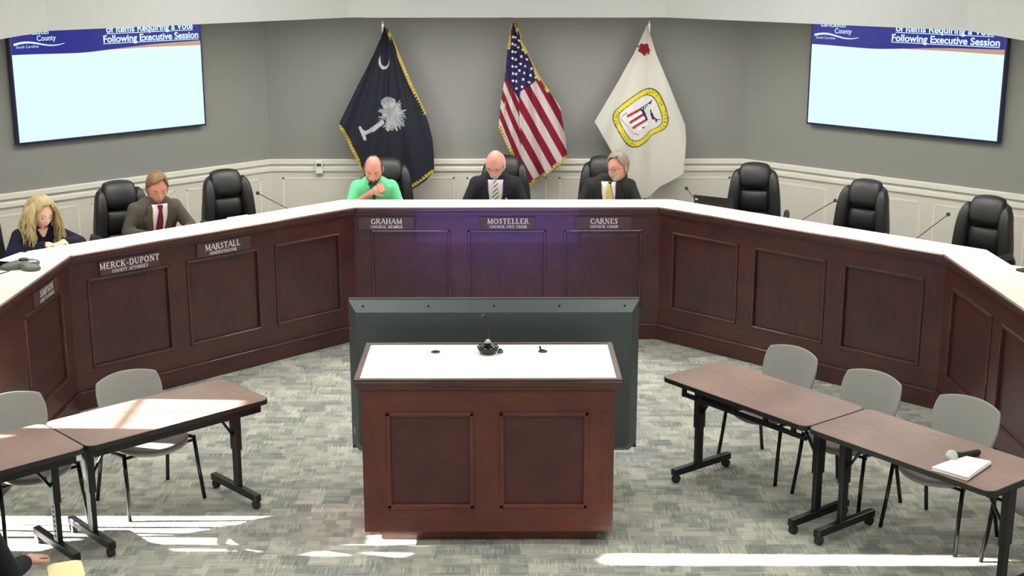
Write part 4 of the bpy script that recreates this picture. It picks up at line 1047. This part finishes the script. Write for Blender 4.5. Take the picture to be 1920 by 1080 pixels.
def g(x, s): return math.exp(-(x/s)**2)
def head_pt(th, ph, off=0.0, scale=(.077, .100, .122)):
    """th: azimuth (0 = face, -Y), ph: elevation -pi/2..pi/2"""
    sx, sy, sz = scale
    cx = math.cos(ph)*math.sin(th); cy = -math.cos(ph)*math.cos(th); cz = math.sin(ph)
    x, y, z = cx*sx, cy*sy, cz*sz
    face = max(0, -cy)
    if cz < 0:
        k = min(1, -cz)
        x *= 1-.30*k**1.3                       # jaw narrows
        if cy < 0: y = y*(1-.04*k)-.012*k*face
        else: y *= 1-.30*k                      # nape
        z *= 1-.02*k
    else:
        if cy > 0: y *= 1.04
        x *= 1-.04*cz
    if cy < 0:
        zx = z
        d = .026*g(x, .010)*max(0, g(zx+.026, .020))+.012*g(x, .008)*g(zx+.002, .022)      # nose tip and bridge
        d += .006*g(abs(x)-.030, .022)*g(zx-.022, .010)                                       # brow
        d -= .009*g(abs(x)-.031, .013)*g(zx-.004, .011)                                       # sockets
        d += .005*g(abs(x)-.040, .018)*g(zx+.028, .020)                                       # cheeks
        d += .006*g(x, .020)*g(zx+.062, .007)+.005*g(x, .017)*g(zx+.074, .007)               # lips
        d -= .003*g(x, .022)*g(zx+.068, .003)
        d += .008*g(x, .020)*g(zx+.102, .014)                                                 # chin
        y -= d
    n = Vector((cx/sx, cy/sy, cz/sz)).normalized()
    return Vector((x, y, z))+n*off
def head_mesh(mb, nth=56, nph=44):
    rings = []
    for j in range(nph+1):
        ph = -PI/2+.03+(PI-.06)*j/nph
        rings.append([head_pt(2*PI*i/nth, ph) for i in range(nth)])
    mb.loft(rings)
    for s in (-1, 1):
        mb.ell((s*.076, .012, -.008), (.010, .019, .031), 12, 9, Matrix.Rotation(s*.35, 3, 'Z') @ Matrix.Rotation(.15, 3, 'X'))
        mb.ell((s*.078, .014, .008), (.009, .014, .016), 10, 7)
def hair_shell(mask, off, mt, parent, name, noise=.004, nth=72, nph=56, flow=None):
    """patch of head surface lifted by off where mask(th, ph) is true"""
    mb = MB(); idx = {}; vs = []
    R_ = random.Random(4)
    def vid(i, j):
        i %= nth
        if (i, j) not in idx:
            th = 2*PI*i/nth; ph = -PI/2+.03+(PI-.06)*j/nph
            k = off(th, ph) if callable(off) else off
            idx[(i, j)] = len(vs); vs.append(head_pt(th, ph, k+noise*(math.sin(th*31+ph*5)*.5+R_.uniform(-.5, .5))))
        return idx[(i, j)]
    fs = []
    for j in range(nph):
        for i in range(nth):
            th = 2*PI*(i+.5)/nth; ph = -PI/2+.03+(PI-.06)*(j+.5)/nph
            t_ = (th+PI) % (2*PI)-PI
            if mask(t_, ph): fs.append((vid(i, j), vid(i+1, j), vid(i+1, j+1), vid(i, j+1)))
    o = mb.add(vs, fs).build(name, mt, parent, smooth=True)
    s_ = o.modifiers.new('solid', 'SOLIDIFY'); s_.thickness = .012; s_.offset = -1
    return o
RINGS = [(.46, 0, .185, .135), (.56, 0, .175, .130), (.68, 0, .165, .120), (.80, 0, .178, .120), (.90, 0, .192, .122), (.97, .0, .195, .112), (1.02, .005, .170, .095), (1.055, .01, .120, .080), (1.085, .012, .078, .068)]
def torso_ring(z, lean, bulk=1.0):
    zs = [r[0] for r in RINGS]
    a = float(np.interp(z, zs, [r[2] for r in RINGS]))*bulk; b = float(np.interp(z, zs, [r[3] for r in RINGS]))*bulk
    return a, b, -lean*(z-.50)**1.0+float(np.interp(z, zs, [r[1] for r in RINGS]))
def torso(mb, lean, off, bulk=1.0, z0=.46, z1=1.055, n=28):
    rings = []; zs = np.linspace(z0, z1, 16)
    for z in zs:
        a, b, cy = torso_ring(z, lean, bulk); a += off; b += off
        rg = []
        for k in range(n):
            t_ = 2*PI*k/n; c, s = math.cos(t_), math.sin(t_)
            rg.append((a*math.copysign(abs(c)**.85, c), cy+b*math.copysign(abs(s)**.85, s), z))
        rings.append(rg)
    mb.loft(rings)
def front_y(x, z, lean, off, bulk=1.0):
    a, b, cy = torso_ring(z, lean, bulk); a += off; b += off
    q = min(.985, abs(x)/a); c = q**(1/.85); s = math.sqrt(max(0, 1-c*c))**.85
    return cy-b*s
def finish(mb, name, mt, parent, voxel, it=3, fac=.5):
    o = mb.build(name, mt, parent, smooth=True)
    r = o.modifiers.new('remesh', 'REMESH'); r.mode = 'VOXEL'; r.voxel_size = voxel; r.use_smooth_shade = True
    s_ = o.modifiers.new('smooth', 'SMOOTH'); s_.iterations = it; s_.factor = fac
    return o
def hand(mb, wrist, d, n, curl=.5, side=1, s=1.0):
    """wrist point, finger direction d, back-of-hand normal n"""
    w_ = Vector(wrist); d = Vector(d).normalized(); n = Vector(n); n = (n-d*n.dot(d)).normalized(); x = d.cross(n)*side
    R_ = Matrix((x, d, n)).transposed()
    mb.ell(w_+d*.045*s, (.040*s, .052*s, .016*s), 14, 10, R_)
    mb.capsule(w_-d*.02, w_+d*.03*s, .024*s, .028*s)
    for k, (ox, L) in enumerate(((-.034, .070), (-.0115, .078), (.0115, .074), (.033, .058))):
        p = w_+d*.082*s+x*ox*s; q = d.copy(); ax = x
        for j in range(3):
            ang = -curl*(.35+.35*j)*side
            q = (Matrix.Rotation(ang, 3, x) @ q).normalized()
            e = p+q*L*s*(.42, .32, .26)[j]
            mb.capsule(p-(q*.012 if j == 0 else q*0), e, (.0095, .0088, .008)[j]*s, (.0088, .008, .0072)[j]*s, 8); p = e
    p = w_+d*.02*s-x*.030*s; q = (d*.75-x*.65-n*.2).normalized(); e = p+q*.042*s; mb.capsule(p, e, .013*s, .0105*s, 8)
    q = (q+d*.5).normalized(); mb.capsule(e, e+q*.030*s, .0105*s, .009*s, 8)
def patch_front(poly_rows, lean, off, th, name, mt, parent, bulk=1.0, nx=8):
    """poly_rows: list of (z, xl, xr); cloth patch lying on torso front"""
    vs = []; fs = []
    for z, xl, xr in poly_rows:
        for i in range(nx+1):
            x = xl+(xr-xl)*i/nx; vs.append((x, front_y(x, z, lean, off, bulk), z))
    for j in range(len(poly_rows)-1):
        for i in range(nx): a = j*(nx+1)+i; fs.append((a, a+1, a+nx+2, a+nx+1))
    o = MB().add(vs, fs).build(name, mt, parent, smooth=True)
    s_ = o.modifiers.new('solid', 'SOLIDIFY'); s_.thickness = th; s_.offset = 0
    return o
def lerp_rows(keys, n=14):
    zs = [k[0] for k in keys]; Z = np.linspace(zs[0], zs[-1], n)
    o = np.argsort(zs)
    f = lambda z, i: float(np.interp(z, np.array(zs)[o], np.array([k[i] for k in keys])[o]))
    return [(float(z), f(z, 1), f(z, 2)) for z in Z]

def person(loc, rz, label, lean=.35, scale=1.03, hs=1.07, skin='skin', head_tilt=.35, head_turn=0, head_roll=0, top='suit_black', shirt=None, tie=None,
           hair=None, style='short', beard=None, glasses=False, sleeves='long', arms=None, bulk=1.0, pin=False, head_off=(0, 0, 0), legs_fwd=True, pad=None):
    t = thing('person', loc, label, 'person', rz=rz, scale=scale)
    nb = Vector((0, -lean*.56+.01, 1.055))                          # neck base
    hc = nb+Vector(head_off)+Vector((0, -.050-.06*head_tilt, .116-.02*head_tilt))  # head centre
    HR = Matrix.Rotation(head_turn, 4, 'Z') @ Matrix.Rotation(head_roll, 4, 'Y') @ Matrix.Rotation(head_tilt, 4, 'X')
    HM = Matrix.Translation(hc) @ HR @ Matrix.Scale(hs, 4)
    body = MB()
    hm = MB(); head_mesh(hm); body.add([HM @ Vector(p) for p in hm.v], hm.f)
    body.capsule(nb-Vector((0, -.01, .05)), hc+HR.to_3x3() @ Vector((0, .022, -.055)), .060, .056, 18)
    torso(body, lean, -.010, bulk, .46, 1.03)
    sh = [Vector((s*.158*bulk, -lean*.50+.0, .985)) for s in (-1, 1)]
    arms = arms or {}
    A = {-1: arms.get('L', ((-.29, -.20-lean*.2, .79), (-.13, -.43, .775), (.5, -1, -.1))), 1: arms.get('R', ((.29, -.20-lean*.2, .79), (.13, -.43, .775), (-.5, -1, -.1)))}
    for s, S0 in ((-1, sh[0]), (1, sh[1])):
        el, wr, hd = A[s][:3]
        body.capsule(S0, el, .050, .040, 14); body.capsule(el, wr, .041, .027, 14)
        hn = A[s][4] if len(A[s]) > 4 else (0, 0, 1)
        hand(body, wr, hd, hn, A[s][3] if len(A[s]) > 3 else .8, s)
    hips = [Vector((s*.10, 0, .50)) for s in (-1, 1)]; kn = [Vector((s*.13, -.46, .49)) for s in (-1, 1)]; an = [Vector((s*.13, -.42, .07)) for s in (-1, 1)]
    for s in (0, 1): body.capsule(hips[s], kn[s], .070, .050, 12); body.capsule(kn[s], an[s], .048, .032, 12)
    finish(body, 'body', M[skin], t, .0055, 2, .4)
    # legs clothing
    tr = MB(); tr.ell((0, 0, .50), (.185*bulk, .15, .12), 20, 12)
    for s in (0, 1): tr.capsule(hips[s], kn[s], .092, .068, 14); tr.capsule(kn[s], an[s]+Vector((0, 0, .03)), .062, .050, 14)
    finish(tr, 'trousers', M['trousers'], t, .012, 3)
    for s in (0, 1):
        a_ = an[s]; mbs_ = MB().ell(a_+Vector((0, -.06, -.025)), (.046, .125, .040), 16, 10); mbs_.capsule(a_+Vector((0, 0, -.02)), a_+Vector((0, 0, .01)), .045, .042)
        finish(mbs_, 'shoe', M['shoe'], t, .008, 2)
    # upper garment
    gm = MB(); torso(gm, lean, .012, bulk, .44, 1.085)
    for s, S0 in ((-1, sh[0]), (1, sh[1])):
        el, wr = Vector(A[s][0]), Vector(A[s][1])
        gm.capsule(S0+Vector((-s*.03, 0, .0)), S0+Vector((s*.005, 0, 0)), .066, .066)
        if sleeves == 'long':
            gm.capsule(S0, el, .066, .052, 16); gm.capsule(el, wr-(wr-el).normalized()*.02, .052, .040, 16)
        else:
            m_ = S0+(el-S0)*.66; gm.capsule(S0, m_, .071, .068, 16)
            gm.capsule(m_, m_+(el-S0).normalized()*.01, .070, .070, 16)
    finish(gm, 'jacket' if shirt else 'shirt', M[top], t, .0085, 4)
    # neckline pieces
    def collar(mt, r0, r1, z0, z1, gap, off_, y_off=0):
        mb = MB(); n = 26; vs = []; fs = []
        for j, (r, z) in enumerate(((r0, z0), (r1, z1))):
            for i in range(n+1):
                a_ = gap+(2*PI-2*gap)*i/n
                vs.append((r*1.05*math.sin(a_), -r*math.cos(a_)+nb.y+y_off-(z-z0)*lean*.8, z-.03*(math.cos(a_) > .3)*max(0, math.cos(a_))))
        for i in range(n): fs.append((i, i+1, n+2+i, n+1+i))
        o = mb.add(vs, fs).build('collar', mt, t, smooth=True); s_ = o.modifiers.new('solid', 'SOLIDIFY'); s_.thickness = .008; return o
    if shirt:
        patch_front(lerp_rows([(.60, -.02, .02), (.80, -.055, .055), (.95, -.070, .070), (1.035, -.068, .068)]), lean, .024, .004, 'shirt_front', M[shirt], t, bulk)
        collar(M[shirt], .074, .060, 1.035, 1.085, .25, 0)
        for s in (-1, 1):
            patch_front(lerp_rows([(.58, s*.004, s*.030), (.74, s*.040, s*.085), (.86, s*.056, s*.120), (.925, s*.066, s*.138), (.935, s*.067, s*.108), (1.03, s*.068, s*.100)], 18), lean, .032, .005, 'lapel', M[top], t, bulk, 4)
        if tie:
            patch_front(lerp_rows([(.60, -.010, .010), (.66, -.034, .034), (.90, -.026, .026), (.985, -.014, .014), (.990, -.020, .020), (1.03, -.022, .022)], 20), lean, .034, .007, 'tie', M[tie], t, bulk, 6)
        if pin:
            x_, z_ = .095, .86
            MB().box((x_-.009, front_y(x_, z_, lean, .040, bulk)-.004, z_-.008), (x_+.009, front_y(x_, z_, lean, .036, bulk), z_+.008)).build('lapel_pin', M['silver'], t, bevel=.001)
    elif style == 'long':
        patch_front(lerp_rows([(.97, -.01, .01), (1.0, -.03, .03), (1.04, -.05, .05)]), lean, .018, .004, 'neck_skin', M[skin], t, bulk)
    else:
        collar(M['polo_dark'] if top == 'polo' else M[top], .078, .066, 1.03, 1.075, .35, 0)
        collar(M[top], .112, .072, 1.015, 1.070, .30, 0)
        patch_front(lerp_rows([(.88, -.014, .014), (1.03, -.018, .018)]), lean, .021, .005, 'placket', M['polo_dark'] if top == 'polo' else M[top], t, bulk, 3)
    # face
    pre = set(t.children)
    for s in (-1, 1):
        e_ = MB(); e_.ell((s*.031, -.0790, .001), .0105, 14, 10); e_.mi = 1
        e_.ell((s*.031, -.0880, -.004), (.0055, .003, .0045), 10, 6)
        e_.build('eye', [M['eye_white'], M['iris']], t, smooth=True)
        pr = MB(); vs = []
        pr.tube([head_pt(s*a_, .20+.05*b_, .0035) for a_, b_ in ((.20, 0), (.33, 1), (.47, .9), (.60, .2))], [.003, .004, .0035, .002], 6).build('eyebrow', M[hair or 'hair_dark'], t, smooth=True)
        pr = MB(); pr.tube([head_pt(s*a_, .055+.03*b_, -.0005) for a_, b_ in ((.20, 0), (.31, .8), (.43, .8), (.56, 0))], [.002, .0036, .0036, .002], 6).build('eyelid', M[skin], t, smooth=True)
    MB().tube([head_pt(a_, -.56+b_, .001) for a_, b_ in ((-.26, 0), (-.12, .012), (0, .008), (.12, .012), (.26, 0))], [.002, .0045, .0045, .0045, .002], 6).build('lips', M['lip'], t, smooth=True)
    hp = t
    if hair:
        H = M[hair]
        if style == 'short':
            hair_shell(lambda a, p: p > .62-.10*math.cos(a*2) if abs(a) < .95 else (p > -.05 if abs(a) < 1.25 else p > -.38), lambda th, ph: .014+.010*max(0, math.sin(ph)), H, hp, 'hair', .004)
        elif style == 'side':
            hair_shell(lambda a, p: (p > .86+.20*a-.12*abs(a)) if abs(a) < .85 else (p > .70-1.0*(abs(a)-.85) if abs(a) < 1.5 else p > -.42), lambda th, ph: .008+.014*max(0, math.sin(ph)), H, hp, 'hair', .004)
        elif style == 'bald':
            hair_shell(lambda a, p: abs(a) > 1.35 and -.36 < p < (.28+.18*(abs(a)-1.35)), .007, H, hp, 'hair', .002)
        elif style == 'receding':
            hair_shell(lambda a, p: (abs(a) > 1.25 and -.34 < p < .45+.5*(abs(a)-1.25)), .005, H, hp, 'hair', .002)
        elif style == 'long':
            hair_shell(lambda a, p: (p > .80 if abs(a) < .5 else p > .70-.8*(abs(a)-.5)) and p > -.75, lambda th, ph: .016+.010*max(0, math.sin(ph)), H, hp, 'hair', .004)
            R_ = random.Random(11); mb = MB()
            for k in range(300):
                s = R_.choice((-1, 1)); a0 = s*R_.uniform(1.05, 2.9); p0 = R_.uniform(.35, .8) if abs(a0) < 1.6 else R_.uniform(-.2, .5)
                st = HM @ head_pt(a0, p0, .026)
                dd = HR.to_3x3() @ Vector((math.sin(a0), -math.cos(a0), 0)); wv = R_.uniform(0, 6)
                sp = R_.uniform(.015, .06); Ln = R_.uniform(.22, .36); P = [st]
                sd_ = HR.to_3x3() @ Vector((math.cos(a0), math.sin(a0), 0))
                for j in range(1, 8):
                    f = j/7; q = st+dd*(sp*math.sin(min(1, f*1.6)*PI/2)+.016*f*math.sin(f*11+wv))+sd_*(.024*f*math.sin(f*11+k*.05))+Vector((0, 0, -Ln*f)); P.append(q)
                mb.tube(P, [.006]+[.008]*5+[.006, .0015], 5)
            mb.build('hair_strands', H, t, smooth=True)['in_body'] = 1
    if beard:
        full = beard[1]
        hair_shell(lambda a, p: abs(a) < full and ((-1.2 < p < -.60+.50*max(0, abs(a)-.30)) or (abs(a) < .34 and -.50 < p < -.40)), .004, M[beard[0]], hp, 'beard', .004)
    if glasses:
        mb = MB()
        for s in (-1, 1):
            P = [Vector((s*.032+.021*math.cos(k/12*2*PI), -.108, .002+.015*math.sin(k/12*2*PI))) for k in range(13)]
            mb.tube(P, .0014, 6); mb.tube([(s*.053, -.106, .006), (s*.074, -.05, .006), (s*.080, .01, .004)], .0014, 6)
        mb.tube([(-.011, -.110, .004), (0, -.113, .006), (.011, -.110, .004)], .0014, 6)
        mb.build('glasses', M['dark_chrome'], hp, smooth=True)
    for c in t.children:
        if c not in pre:
            if 'in_body' in c: del c['in_body']
            else: c.matrix_local = HM
    return t

# man in green polo: right hand to his chin (image: elbow at left)
person((-1.235, 12.36, PLAT), math.radians(4), 'man in mint green polo shirt, hand at bearded chin, looking down', lean=.42, scale=1.0, skin='skin_red', head_tilt=.46, head_turn=-.06,
       top='polo', hair='beard_brown', style='receding', beard=('beard_brown', .95), sleeves='short', bulk=.96, hs=1.08,
       arms={'L': ((-.205, -.27, .81), (-.015, -.40, .975), (.75, -.15, .35), 1.5, (-.1, -1, .3)), 'R': ((.215, -.22, .79), (.14, -.44, .775), (-.6, -1, -.1))})
person((-.105, 12.40, PLAT), math.radians(0), 'bald man in black suit with striped yellow tie and lapel pin, looking down', lean=.40, skin='skin_red', head_tilt=.36, head_turn=-.26,
       top='suit_black', shirt='shirt_lilac', tie='tie_striped', hair='beard_grey', style='bald', beard=('beard_grey', .62), glasses=True, bulk=1.06, pin=True,
       arms={'L': ((-.27, -.24, .78), (-.24, -.46, .775), (.1, -1, -.1)), 'R': ((.26, -.22, .78), (.22, -.45, .775), (-.1, -1, -.1))})
person((.985, 12.42, PLAT), math.radians(-10), 'man with gray hair and white beard in black suit with yellow tie, looking left', lean=.32, skin='skin_red', head_tilt=.16, head_turn=-.62, scale=1.0,
       top='suit_black2', shirt='shirt_white', tie='tie_yellow', hair='hair_grey', style='side', beard=('beard_grey', .95), glasses=True, bulk=1.10, head_off=(.08, -.02, 0),
       arms={'L': ((-.27, -.22, .78), (-.17, -.45, .775), (.3, -1, -.1)), 'R': ((.28, -.2, .78), (.20, -.43, .775), (-.1, -1, -.1))})
person((-3.10, 11.32, PLAT), math.radians(34), 'man with brown hair in gray suit with dark red tie, reading papers', lean=.42, skin='skin_red', head_tilt=.34, head_turn=-.14, scale=1.0,
       top='suit_gray', shirt='shirt_white', tie='tie_red', hair='hair_brown', style='side', bulk=1.04,
       arms={'L': ((-.25, -.22, .80), (-.10, -.46, .785), (.5, -1, -.1)), 'R': ((.28, -.30, .80), (.12, -.50, .80), (-.5, -1, 0))})
person((-3.86, 10.36, PLAT), math.radians(54), 'woman with long wavy blonde hair in navy top at left edge', lean=.45, skin='skin_pale', head_tilt=.36, head_turn=-.10, scale=.97,
       top='navy_knit', hair='hair_blond', style='long', bulk=.90,
       arms={'L': ((-.24, -.24, .86), (-.06, -.43, .925), (.7, -1, 0), .9), 'R': ((.36, -.30, .86), (.10, -.45, .925), (-1, -.5, 0), .9)})
# audience member at the bottom left corner, only a knee, hand and pad in frame
person((-2.44, 5.27, 0), math.radians(180), 'seated person in black clothes cut off by bottom left corner, knee and hand showing', lean=.10, scale=1.0, skin='skin', head_tilt=.2,
       top='suit_black', hair='hair_dark', style='short',
       arms={'L': ((-.20, -.20, .71), (-.20, -.40, .665), (-.25, -1, -.1), .6), 'R': ((.27, -.12, .72), (.12, -.34, .62), (-.2, -1, -.1), .6)})
place(sc0, -2.44, 5.28, PI, 'gray stacking chair under the seated person at bottom left corner')
p = atz(122, 1064, .60)
t = thing('legal_pad', (p.x, p.y, .585), 'pale yellow pad held at the bottom left corner', 'notepad', rz=.4)
MB().prism(rrect(-.08, -.13, .08, .075, .04), 0, .012).build('pad_sheets', M['yellow_paper'], t, bevel=.003)
